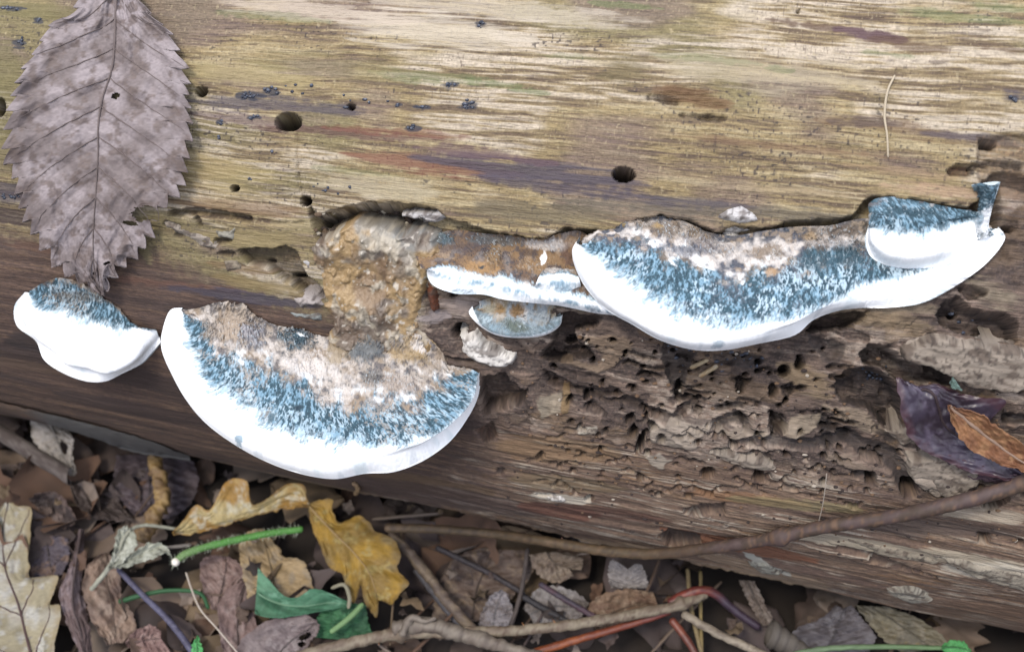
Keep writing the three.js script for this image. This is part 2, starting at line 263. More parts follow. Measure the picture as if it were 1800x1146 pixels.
groove([[290, 395], [310, 402]], 1.4, 4, DARK); groove([[345, 385], [350, 395]], 1.2, 4, DARK); groove([[382, 425], [402, 421]], 1.2, 4, DARK); groove([[310, 413], [320, 410]], 1.2, 3, DARK); groove([[255, 398], [330, 412], [372, 440]], 0.7, 1.8, null);
carve([[545, 364], [560, 380], [592, 370], [640, 358], [700, 360], [760, 368], [740, 400], [700, 418], [640, 430], [600, 420], [560, 408]], 11, 1.5, DARK, 0.55, 1.0, 1);
carve([[415, 440], [450, 434], [478, 438], [500, 432], [522, 442], [530, 468], [545, 492], [500, 497], [470, 474], [436, 466]], 6.5, 0.8, DARK, 0.6, 0.3, 1);
carve([[505, 488], [545, 488], [572, 514], [570, 528], [540, 522], [516, 506]], 9, 0.8, DARK, 0.65, 0.3, 1); carve(ellipse(470, 465, 9, 6, 10), 4, 1, DARK); carve(ellipse(398, 446, 16, 6), 3, 1, DARK, 0.5); carve(ellipse(415, 468, 20, 5), 2, 1.2, DARK, 0.3);
carve([[1690, 430], [1740, 385], [1800, 380], [1800, 470], [1740, 490], [1690, 520]], 3, 5, null);
// dark hollow under the small bracket, the rot at the right
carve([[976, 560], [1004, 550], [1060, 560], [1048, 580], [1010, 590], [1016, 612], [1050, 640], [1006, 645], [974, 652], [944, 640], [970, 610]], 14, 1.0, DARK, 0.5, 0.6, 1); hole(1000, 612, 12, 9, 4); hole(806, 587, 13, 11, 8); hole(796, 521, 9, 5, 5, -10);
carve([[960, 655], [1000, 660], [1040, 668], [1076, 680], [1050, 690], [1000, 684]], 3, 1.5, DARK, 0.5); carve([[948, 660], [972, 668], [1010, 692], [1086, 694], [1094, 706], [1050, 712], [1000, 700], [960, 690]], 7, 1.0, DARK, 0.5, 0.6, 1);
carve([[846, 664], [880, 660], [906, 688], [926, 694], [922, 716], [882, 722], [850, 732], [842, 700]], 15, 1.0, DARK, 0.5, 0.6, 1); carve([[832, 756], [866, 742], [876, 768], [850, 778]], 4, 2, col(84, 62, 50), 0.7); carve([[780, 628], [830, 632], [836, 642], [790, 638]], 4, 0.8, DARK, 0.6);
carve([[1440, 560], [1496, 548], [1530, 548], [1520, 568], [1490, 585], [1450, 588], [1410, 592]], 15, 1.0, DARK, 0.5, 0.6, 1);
carve([[1510, 630], [1530, 612], [1566, 616], [1590, 640], [1650, 645], [1680, 660], [1684, 690], [1620, 684], [1590, 690], [1560, 660], [1522, 650]], 18, 1.0, ROT_SHADE, 0.5, 0.6, 1); carve([[1466, 690], [1484, 662], [1530, 656], [1572, 674], [1592, 720], [1594, 770], [1566, 768], [1530, 730], [1484, 722]], 15, 1.0, ROT_SHADE, 0.5, 0.6, 1);
carve([[1652, 560], [1660, 536], [1690, 524], [1716, 548], [1776, 560], [1798, 580], [1796, 612], [1740, 606], [1692, 592], [1660, 582]], 15, 1.0, ROT_SHADE, 0.5, 0.6, 1); carve([[1690, 510], [1720, 505], [1750, 518], [1740, 530], [1712, 540], [1696, 528]], 6, 1.4, DARK, 0.7); carve([[1760, 735], [1830, 745], [1830, 760], [1770, 758]], 8, 1.2, ROT_SHADE); carve([[1740, 694], [1790, 690], [1800, 700], [1750, 702]], 6, 1, ROT_SHADE);
carve([[1420, 590], [1460, 600], [1490, 612], [1486, 640], [1466, 660], [1446, 640], [1420, 612]], 4, 3, ROT_SHADE, 0.6); carve([[1166, 600], [1232, 622], [1216, 650], [1202, 690], [1186, 712], [1172, 680], [1160, 640]], 6, 2, ROT_SHADE, 0.75); carve(ellipse(1300, 640, 50, 18, 6), 3, 3, ROT_SHADE, 0.65); hole(1192, 700, 9, 18, 4, 10);
hole(1640, 605, 12, 10, 6); hole(1696, 556, 7, 6, 5); hole(1382, 664, 11, 11, 9); hole(1409, 650, 6, 12, 6, 15); hole(1334, 648, 7, 6, 5); hole(1333, 665, 4, 4, 5); carve([[1376, 690], [1396, 682], [1402, 700], [1386, 720], [1376, 708]], 5, 1.2, ROT_SHADE, 0.7); hole(1361, 700, 8, 13, 4, 10); hole(1302, 690, 9, 18, 3); hole(1131, 658, 6, 5, 4); hole(1134, 684, 6, 3, 4);
groove([[1098, 716], [1130, 728], [1162, 738], [1186, 745], [1206, 726], [1222, 722], [1224, 734]], 1.7, 6, DARK); groove([[1256, 758], [1280, 750], [1302, 746], [1312, 756]], 1.9, 6, ROT_SHADE); groove([[1264, 732], [1304, 726]], 1.5, 5, ROT_SHADE); groove([[1306, 784], [1330, 780], [1372, 786], [1420, 792], [1460, 788], [1492, 778]], 2.0, 6, ROT_SHADE); groove([[1492, 778], [1516, 796], [1556, 806], [1580, 830], [1600, 866]], 3.0, 7, ROT_SHADE); groove([[1440, 744], [1458, 766], [1456, 784]], 2.0, 5, ROT_SHADE); groove([[1545, 770], [1576, 790]], 1.6, 4, ROT_SHADE);
carve([[1352, 736], [1380, 744], [1386, 766], [1366, 780], [1356, 766]], 15, 1.0, DARK, 0.5, 0.6, 1); hole(1105, 744, 9, 8, 7); hole(1115, 764, 9, 10, 8); hole(1137, 764, 6, 5, 6); hole(1126, 782, 7, 20, 5, 20); hole(1163, 775, 8, 9, 4); hole(1290, 787, 9, 8, 4); hole(1245, 835, 13, 10, 6); hole(1336, 842, 11, 10, 5); hole(1532, 845, 11, 13, 9); hole(1464, 834, 5, 5, 5); hole(1600, 866, 17, 13, 8, 20); hole(1752, 886, 24, 12, 8, -15); hole(1510, 838, 14, 10, 2);
groove([[932, 808], [944, 806], [952, 798]], 1.2, 6, DARK); hole(973, 813, 8, 5, 6); groove([[950, 864], [974, 866]], 1.0, 4, DARK); hole(1036, 875, 7, 5, 5); hole(1145, 868, 4, 4, 4); groove([[1010, 842], [1030, 852]], 0.9, 2.5, DARK); hole(880, 826, 8, 6, 2); hole(950, 844, 14, 3, 2);
carve([[1196, 896], [1236, 886], [1276, 886], [1276, 908], [1250, 904], [1216, 908]], 4, 1.4, DARK, 0.6); groove([[1160, 930], [1200, 938], [1250, 950]], 1.6, 5, DARK, 0.6); carve([[1150, 938], [1190, 934], [1232, 946], [1236, 956], [1180, 956]], 5, 1.2, DARK, 0.8); groove([[1480, 962], [1530, 974], [1590, 995], [1640, 1012]], 1.8, 6, DARK, 0.7); groove([[1540, 985], [1600, 1002]], 2.6, 5, DARK, 0.5); carve([[1720, 942], [1744, 944], [1738, 958], [1724, 956]], 6, 1, DARK); hole(1795, 956, 8, 5, 5); groove([[1240, 908], [1300, 930]], 0.8, 2, DARK, 0.5); groove([[1760, 1096], [1800, 1094]], 2, 5, DARK); hole(1770, 1105, 16, 5, 4);
// ledges that stand proud
const BONE = col(206, 190, 172), TANW = col(160, 136, 108);
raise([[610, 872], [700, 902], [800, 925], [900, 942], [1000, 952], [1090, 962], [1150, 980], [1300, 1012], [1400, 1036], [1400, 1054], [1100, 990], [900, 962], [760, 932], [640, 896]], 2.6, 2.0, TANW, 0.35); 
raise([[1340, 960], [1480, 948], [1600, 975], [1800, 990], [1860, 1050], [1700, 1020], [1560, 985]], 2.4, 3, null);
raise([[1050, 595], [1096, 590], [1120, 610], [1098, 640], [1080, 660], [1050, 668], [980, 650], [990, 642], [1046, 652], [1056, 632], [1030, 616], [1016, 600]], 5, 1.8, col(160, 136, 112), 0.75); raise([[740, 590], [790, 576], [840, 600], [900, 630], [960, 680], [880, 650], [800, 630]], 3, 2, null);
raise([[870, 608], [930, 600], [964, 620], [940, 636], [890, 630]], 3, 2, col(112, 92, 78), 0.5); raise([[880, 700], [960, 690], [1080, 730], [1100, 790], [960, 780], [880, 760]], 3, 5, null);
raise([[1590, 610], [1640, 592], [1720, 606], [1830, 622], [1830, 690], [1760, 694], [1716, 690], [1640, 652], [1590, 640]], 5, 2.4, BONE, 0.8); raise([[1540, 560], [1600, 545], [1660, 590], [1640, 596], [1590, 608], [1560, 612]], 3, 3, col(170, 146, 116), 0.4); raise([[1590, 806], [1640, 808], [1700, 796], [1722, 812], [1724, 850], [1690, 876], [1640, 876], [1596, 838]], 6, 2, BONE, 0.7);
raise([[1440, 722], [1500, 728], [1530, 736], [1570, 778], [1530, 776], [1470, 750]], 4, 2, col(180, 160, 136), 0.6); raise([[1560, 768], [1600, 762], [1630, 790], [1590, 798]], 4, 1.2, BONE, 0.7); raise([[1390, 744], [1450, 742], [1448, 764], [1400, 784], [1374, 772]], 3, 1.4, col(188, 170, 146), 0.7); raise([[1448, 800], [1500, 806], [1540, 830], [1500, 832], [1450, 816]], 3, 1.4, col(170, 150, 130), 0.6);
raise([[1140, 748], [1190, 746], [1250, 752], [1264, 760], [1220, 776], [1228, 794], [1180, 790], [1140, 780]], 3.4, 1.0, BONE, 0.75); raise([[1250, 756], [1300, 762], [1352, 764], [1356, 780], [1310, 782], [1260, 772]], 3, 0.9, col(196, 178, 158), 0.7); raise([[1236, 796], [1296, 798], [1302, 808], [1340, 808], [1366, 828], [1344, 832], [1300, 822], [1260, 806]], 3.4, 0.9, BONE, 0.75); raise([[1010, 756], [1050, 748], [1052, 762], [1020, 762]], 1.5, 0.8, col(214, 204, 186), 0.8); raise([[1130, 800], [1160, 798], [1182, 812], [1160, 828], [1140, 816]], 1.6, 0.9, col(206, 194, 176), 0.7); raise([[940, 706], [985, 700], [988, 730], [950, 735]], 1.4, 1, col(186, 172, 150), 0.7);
overPoly([[985, 690], [1000, 690], [1000, 730], [986, 732]], 0.5, (e, S, T, k) => { HT[k] += 1.2 * ss(0, 0.8, e); tint(k, col(168, 138, 96), 0.8 * ss(0, 0.5, e)); });

for (let k = 0; k < RW * RH; k++) if (MROT[k] > 0) HT[k] = lerp(HT[k], -4 + (HT[k] + 4) * 0.7, MROT[k]);
for (let k = 0; k < 340; k++) { // more beetle pits and short galleries through the rot
  const x = rr(960, 1790), y = rr(600, 880) + (x - 1300) * 0.06, r = 2.6 + 5 * rnd() * rnd();
  if (y > 905 || (x > 1480 && y < 800) ) continue;
  if (k % 3) hole(x, y, r * rr(0.8, 1.4), r * rr(0.7, 1.1), rr(3.2, 6), rr(-10, 30)); else groove([[x, y], [x + rr(8, 26), y + rr(-8, 10)], [x + rr(26, 44), y + rr(-6, 14)]], rr(0.5, 1.0), rr(2.5, 5), DARK, 0.6);
}
for (const [x, y, a, b] of [[440, 168, 30, 9], [476, 160, 18, 9], [446, 207, 14, 7], [790, 148, 18, 9], [822, 184, 22, 12], [740, 188, 18, 6], [698, 184, 10, 5], [724, 224, 18, 8], [66, 36, 12, 8], [34, 76, 14, 14], [22, 15, 26, 7], [846, 42, 13, 10], [385, 214, 8, 6], [1784, 172, 14, 10]]) stain(x, y, a, b, INK, 0.8, 0, 2.2);
function sampleH(S, T) { const x = clamp((S - SA) / DX, 0, RW - 1.001), y = clamp((T - TA) / DY, 0, RH - 1.001), i = x | 0, j = y | 0, u = x - i, v = y - j, k = j * RW + i; return (HT[k] * (1 - u) + HT[k + 1] * u) * (1 - v) + (HT[k + RW] * (1 - u) + HT[k + RW + 1] * u) * v; }
const woodMap = (() => { const t = colorTex(RW, RH, (i, j) => { const k = j * RW + i; return [CR[k], CG[k], CB[k]]; }); return t; })();
const woodBump = greyTex(1024, 1024, (i, j) => { const x = i / 1024, y = j / 1024; return 0.5 * vn(x * 24, y * 230) + 0.3 * vn(x * 60, y * 420 + 7) + 0.2 * vn(x * 330, y * 330); }, true);
woodBump.repeat.set(5, 4);
const woodMat = new THREE.MeshStandardMaterial({ vertexColors: true, map: woodMap, bumpMap: woodBump, bumpScale: 0.0004, roughness: 0.86 });
// ---- the log itself: fine where the photograph looks, coarse round the back
const log = thing('fallen_log', 'weathered barkless fallen log with beetle holes and crumbling rotten flank', 'log');
{
  const Ss = [], Ts = [];
  for (let s = -900; s < SA; s += 35) Ss.push(s); for (let s = SA; s <= SB; s += 0.55) Ss.push(s); for (let s = SB + 8; s < 900; s += 35) Ss.push(s);
  for (let t = TB - 2 * Math.PI * TM; t < TA - 4; t += 9) Ts.push(t); for (let t = TA; t <= TB; t += 0.5) Ts.push(t); Ts.push(TB + 0.001);
  Ts[0] = TB - 2 * Math.PI * TM;
  const n = Ss.length, m = Ts.length, pos = new Float32Array(n * m * 3), uv = new Float32Array(n * m * 2), cl = new Float32Array(n * m * 3), idx = new Uint32Array((n - 1) * (m - 1) * 6);
  for (let j = 0, k = 0; j < m; j++) { const T = Ts[j];
    for (let i = 0; i < n; i++, k++) {
      let S = Ss[i]; const Tc = T < TA ? (T < (TA + TB) / 2 - Math.PI * TM ? TB : TA) : T;
      const back = T < TA ? ss(0, 60, Math.min(TA - T, T - Ts[0])) : 0;
      const hh = sampleH(S, Tc), inside = S > SA && S < SB && T > TA && T < TB, ro = inside ? MROT[Math.min(RH - 1, Math.round((T - TA) / DY)) * RW + Math.min(RW - 1, Math.round((S - SA) / DX))] : 0;
      const r = R0 + RK * clamp(S, -320, 320) / 1000 + (hh + 0.5 * ro * (vn(S * 0.9, hh * 1.1 + T * 0.4) - 0.5)) / 1000 * (1 - 0.7 * back), s = (S + 1.3 * ro * (vn(hh * 0.9 + 30, S * 0.25 + T * 0.12) - 0.5)) / 1000;
      const f = (T + (inside ? 0.42 * Math.max(0, -4.5 - hh) : 0)) / TM, cf = Math.cos(f), sf = Math.sin(f); // bored hollows slope down into the log
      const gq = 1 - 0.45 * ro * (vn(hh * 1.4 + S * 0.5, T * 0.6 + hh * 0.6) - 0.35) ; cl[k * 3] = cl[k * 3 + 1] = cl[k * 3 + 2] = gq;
      pos[k * 3] = A0.x + AX.x * s + FR.x * r * sf; pos[k * 3 + 1] = A0.y + r * cf; pos[k * 3 + 2] = A0.z + AX.z * s + FR.z * r * sf;
      uv[k * 2] = Math.abs((((S - SA) / (SB - SA)) % 2 + 3) % 2 - 1) * 0.998 + 0.001; uv[k * 2 + 1] = T < TA ? 0.002 + 0.05 * (1 - Math.cos((TA - T) / 9)) : (T - TA) / (TB - TA);
      if (S >= SA && S <= SB) uv[k * 2] = (S - SA) / (SB - SA);
    } }
  let q = 0; for (let j = 0; j < m - 1; j++) for (let i = 0; i < n - 1; i++) { const a = j * n + i, b = a + 1, c = a + n, d = c + 1; idx[q++] = a; idx[q++] = c; idx[q++] = b; idx[q++] = b; idx[q++] = c; idx[q++] = d; }
  const g = new THREE.BufferGeometry(); g.setAttribute('position', new THREE.BufferAttribute(pos, 3)); g.setAttribute('uv', new THREE.BufferAttribute(uv, 2)); g.setAttribute('color', new THREE.BufferAttribute(cl, 3)); g.setIndex(new THREE.BufferAttribute(idx, 1)); g.computeVertexNormals();
  part('trunk', g, woodMat, log);
  for (const s of [-890, 890]) { const r = R0 + RK * clamp(s, -320, 320) / 1000, c = new THREE.CylinderGeometry(r * 1.01, r * 1.01, 0.02, 48); c.rotateZ(Math.PI / 2); c.rotateY(-YAW); const p = A0.clone().addScaledVector(AX, s / 1000); c.translate(p.x, p.y, p.z); part('cut_end', c, new THREE.MeshStandardMaterial({ color: new THREE.Color().setRGB(0.2, 0.15, 0.1), roughness: 0.9 }), log); }
}
// ---------------------------------------------------------------- builders
function resample(P, n) { // points [x, y, h] -> n points evenly along a smooth curve
  const c = new THREE.CatmullRomCurve3(P.map(p => V(p[0], p[1], p[2] ?? 0)), false, 'centripetal');
  c.arcLengthDivisions = 400; return Array.from({ length: n }, (_, i) => c.getPointAt(i / (n - 1)));
}
function gridGeo(G, n, m, j0 = 0, j1 = m - 1, skip = null, uvf = null, colors = null) { // part of a point grid, normals of the whole
  if (!G.nor) { G.nor = new Array(n * m); for (let j = 0; j < m; j++) for (let i = 0; i < n; i++) { const a = G[j * n + Math.min(i + 1, n - 1)], b = G[j * n + Math.max(i - 1, 0)], c = G[Math.min(j + 1, m - 1) * n + i], d = G[Math.max(j - 1, 0) * n + i]; G.nor[j * n + i] = V(0, 0, 0).crossVectors(V(0, 0, 0).subVectors(c, d), V(0, 0, 0).subVectors(a, b)).normalize(); } }
  const pos = [], nor = [], uv = [], idx = [], cl = [];
  for (let j = j0; j <= j1; j++) for (let i = 0; i < n; i++) { const p = G[j * n + i], q = G.nor[j * n + i]; pos.push(p.x, p.y, p.z); nor.push(q.x, q.y, q.z); uv.push(i / (n - 1), j / (m - 1)); if (colors) cl.push(...colors[j * n + i]); }
  for (let j = j0; j < j1; j++) for (let i = 0; i < n - 1; i++) { if (skip && skip(i, j)) continue; const a = (j - j0) * n + i; idx.push(a, a + n, a + 1, a + 1, a + n, a + n + 1); }
  const g = new THREE.BufferGeometry(); g.setAttribute('position', new THREE.Float32BufferAttribute(pos, 3)); g.setAttribute('normal', new THREE.Float32BufferAttribute(nor, 3)); g.setAttribute('uv', new THREE.Float32BufferAttribute(uv, 2)); if (colors) g.setAttribute('color', new THREE.Float32BufferAttribute(cl, 3)); g.setIndex(idx); return g;
}
function tube(P, rad, opt = {}) { // P: Vector3 list, rad(u) in m, lumps -> geometry with vertex colours
  const c = new THREE.CatmullRomCurve3(P, false, 'centripetal'), L = c.getLength(), n = opt.n ?? Math.max(10, Math.min(260, Math.round(L / (opt.step ?? 0.0012)))), m = opt.sides ?? 12, f = c.computeFrenetFrames(n), pos = [], cl = [], idx = [], uv = [];
  const sd = opt.seed ?? 1, lump = opt.lump ?? 0.12;
  for (let i = 0; i <= n; i++) { const u = i / n, p = c.getPointAt(u), l = u * L * 1000; for (let k = 0; k < m; k++) { const a = k / m * 2 * Math.PI, s = Math.sin(a), q = Math.cos(a); let r = rad(u) * (1 + lump * 2 * (fbm(l * (opt.lf ?? 0.35) + sd * 31, 1.5 * Math.sin(a) + 3 + sd, 3) - 0.5)); if (i === 0 || i === n) r *= 0.6;
      pos.push(p.x + r * (f.normals[i].x * q + f.binormals[i].x * s), p.y + r * (f.normals[i].y * q + f.binormals[i].y * s), p.z + r * (f.normals[i].z * q + f.binormals[i].z * s)); cl.push(...opt.color(u, l, a)); uv.push(k / m, l * 0.1); } }
  for (let i = 0; i < n; i++) for (let k = 0; k < m; k++) { const a = i * m + k, b = i * m + (k + 1) % m; idx.push(a, b, a + m, b, b + m, a + m); }
  const e0 = pos.length / 3; for (const [i, p] of [[0, P[0]], [n, P[P.length - 1]]]) { pos.push(p.x, p.y, p.z); cl.push(...opt.color(i / n, i, 0)); uv.push(0, 0); }
  for (let k = 0; k < m; k++) { idx.push(e0, (k + 1) % m, k); idx.push(e0 + 1, n * m + k, n * m + (k + 1) % m); }
  const g = new THREE.BufferGeometry(); g.setAttribute('position', new THREE.Float32BufferAttribute(pos, 3)); g.setAttribute('color', new THREE.Float32BufferAttribute(cl, 3)); g.setAttribute('uv', new THREE.Float32BufferAttribute(uv, 2)); g.setIndex(idx); g.computeVertexNormals(); return g;
}
const VC = (o = {}) => new THREE.MeshStandardMaterial({ vertexColors: true, roughness: 0.85, side: THREE.DoubleSide, ...o });
const crumbBump = greyTex(512, 512, (i, j) => { const x = i / 512, y = j / 512; return 0.6 * vn(x * 90, y * 90) + 0.4 * vn(x * 210, y * 210 + 5); }, true);
const woodPiece = VC({ roughness: 0.9, bumpMap: woodBump, bumpScale: 0.0003 });
// a piece of wood or crust lying on the log: polygon in pixels of the photograph, absolute height above the log's radius
function patchGeo(px, top, edge, color, o = {}) {
  const P = toST(px), step = o.step ?? 0.45; let a = 1e9, b = -1e9, c = 1e9, d = -1e9; for (const p of P) { a = Math.min(a, p[0]); b = Math.max(b, p[0]); c = Math.min(c, p[1]); d = Math.max(d, p[1]); }
  const n = Math.ceil((b - a + 3) / step) + 1, m = Math.ceil((d - c + 3) / step) + 1, G = [], C = [], E = [];
  for (let j = 0; j < m; j++) for (let i = 0; i < n; i++) { const S = a - 1.5 + i * step, T = c - 1.5 + j * step, e = sdPoly(P, S, T) + (fbm(S * 0.3 + 4, T * 0.5, 2) - 0.5) * 2 * (o.rough ?? 0.9), w = Math.sqrt(clamp((e + 0.2) / edge)); const base = sampleH(S, T); G.push(logPoint(S, T, lerp(Math.min(base, top(S, T)) - 1.2, top(S, T), w))); C.push(color(S, T, e)); E.push(e); }
  const g = gridGeo(G, n, m, 0, m - 1, (i, j) => E[j * n + i] < -0.5 && E[j * n + i + 1] < -0.5 && E[(j + 1) * n + i] < -0.5 && E[(j + 1) * n + i + 1] < -0.5, null, C);
  const uv = g.attributes.uv; for (let k = 0; k < uv.count; k++) uv.setXY(k, uv.getX(k) * n * step / 90, uv.getY(k) * m * step / 80); return g;
}
function flake(px, lift, c, o = {}) {
  const q = ST(px.reduce((s, p) => s + p[0], 0) / px.length, px.reduce((s, p) => s + p[1], 0) / px.length), h0 = o.h ?? sampleH(q[0], q[1]) + lift, sl = o.slope ?? 0;
  return part('wood_flake', patchGeo(px, (S, T) => h0 + sl * (S - q[0]) + 2.0 * (fbm(S * 0.09 + q[0], T * 0.3, 3) - 0.5) + 0.3 * (vn(S * 0.4, T * 2.0) - 0.5), o.edge ?? 1.6, (S, T) => { const f = 0.45 + 0.75 * fbm(S * 0.2 + q[1], T * 0.9, 3), d = ss(0.52, 0.68, fbm(S * 0.3 + q[1], T * 0.6, 3)), e = ss(0.66, 0.8, vn(S * 1.3, T * 1.6)); return mix3(mix3([c[0] * f, c[1] * f, c[2] * f], col(110, 92, 80), 0.7 * d), col(70, 58, 54), 0.6 * e); }, o), woodPiece, log, o.label);
}
const WHITE = col(246, 240, 232, 0.75), GREYW = col(216, 212, 210, 0.7);
flake([[694, 376], [722, 366], [782, 370], [787, 386], [764, 396], [700, 389]], 5, GREYW, { h: -1 }); flake([[806, 596], [836, 588], [850, 604], [905, 632], [900, 646], [862, 648], [830, 632], [814, 620]], 3, WHITE, { label: 'bright white splintered wood' });
flake([[1268, 400], [1300, 396], [1332, 408], [1310, 416], [1280, 414]], 2, WHITE, { h: -3 }); flake([[1268, 414], [1290, 408], [1306, 420], [1282, 430]], 2, WHITE, { h: -3.5 }); flake([[1260, 382], [1278, 367], [1304, 362], [1324, 374], [1334, 388], [1300, 392]], 1, GREYW, { h: 2.0, rough: 0.4 });
flake([[284, 390], [330, 398], [372, 412], [386, 440], [360, 438], [330, 418], [290, 403]], 1.5, col(214, 200, 184)); flake([[378, 406], [414, 400], [408, 420], [386, 416]], 1.5, col(214, 208, 190)); flake([[514, 522], [560, 516], [568, 534], [530, 538]], 2, col(226, 214, 208)); flake([[504, 546], [566, 550], [566, 560], [518, 557]], 1.5, col(190, 196, 192)); flake([[526, 454], [542, 452], [556, 490], [548, 496], [536, 474]], 2, GREYW, { h: 0 }); flake([[388, 455], [420, 452], [424, 474], [398, 478]], 1, col(196, 180, 156));
flake([[1588, 618], [1640, 596], [1720, 606], [1830, 624], [1830, 690], [1758, 693], [1716, 690], [1640, 652], [1592, 638]], 2, BONE, { h: 0.6, edge: 1.2 }); flake([[1594, 806], [1640, 808], [1700, 796], [1720, 812], [1722, 850], [1690, 874], [1650, 872], [1640, 846], [1598, 838]], 1.4, BONE, { edge: 1 }); flake([[1236, 797], [1294, 799], [1300, 808], [1340, 809], [1366, 828], [1344, 832], [1300, 820], [1260, 805]], 1.5, BONE); flake([[1562, 770], [1602, 763], [1630, 790], [1590, 797]], 1.5, BONE); flake([[1012, 757], [1050, 750], [1051, 762], [1022, 761]], 1, BONE); 
flake([[960, 868], [985, 866], [1000, 876], [970, 880]], 0.8, WHITE);
flake([[1480, 944], [1560, 960], [1660, 985], [1640, 992], [1540, 970]], 1.5, col(206, 192, 170)); flake([[1640, 972], [1740, 990], [1830, 1010], [1830, 1040], [1720, 1012]], 2, col(210, 198, 178)); flake([[1560, 1030], [1610, 1030], [1640, 1050], [1600, 1056]], 1.5, col(216, 208, 190)); flake([[1310, 980], [1350, 985], [1380, 1004], [1340, 1000]], 1.2, col(196, 194, 180)); flake([[750, 492], [764, 506], [770, 540], [760, 556], [752, 530]], 3, col(150, 84, 52));
// ---- fungi
const fuzzBump = greyTex(512, 512, (i, j) => { const x = i / 512, y = j / 512; return 0.6 * vn(x * 170, y * 34) + 0.4 * vn(x * 300, y * 120); }, true);
const MARGIN = col(250, 252, 253, 0.92), DUSK = col(222, 236, 240, 0.85), TEAL = col(70, 104, 119), DEEP = col(50, 72, 86), SKYB = col(140, 178, 200, 0.55), ICE = col(216, 232, 240, 0.72), OCH = col(188, 148, 98), FAWN = col(188, 168, 146), GREYF = col(128, 122, 122), CREAM = col(228, 220, 212, 0.62), BROWNF = col(120, 88, 62);
function relief(px, py, sink) { const h = hitLog(px, py, sink); let s = 0; for (const [a, b] of [[0, 0], [2.5, 0], [-2.5, 0], [0, 2], [0, -2]]) s += sampleH(h.S + a, h.T + b); return Math.max(s / 5, sink); }
function shelf(cx, cy, sink, tilt, lift = 1.0) { // the plane a bracket grows along, level-ish, out of the log at that pixel
  const P0 = onLog(cx, cy, sink), b = tilt * Math.PI / 180, N = V(0, 0, 0).addScaledVector(YY, Math.cos(b)).addScaledVector(FR, Math.sin(b)), O = V(0, 0, 0).addScaledVector(FR, Math.cos(b)).addScaledVector(YY, -Math.sin(b));
  const f = (px, py, h) => { const d = ray(px, py), tp = (P0.clone().sub(CP).dot(N) + h / 1000) / d.dot(N), tl = hitLog(px, py, relief(px, py, sink) + lift).t, k = 0.004, x = clamp(0.5 + 0.5 * (tl - tp) / k), t = lerp(tl, tp, x) - k * x * (1 - x); return CP.clone().addScaledVector(d, t); };
  f.q = p => { const w = p.clone().sub(P0); return [w.dot(AX) * 1000, w.dot(O) * 1000]; }; f.N = N; f.O = O; return f;
}
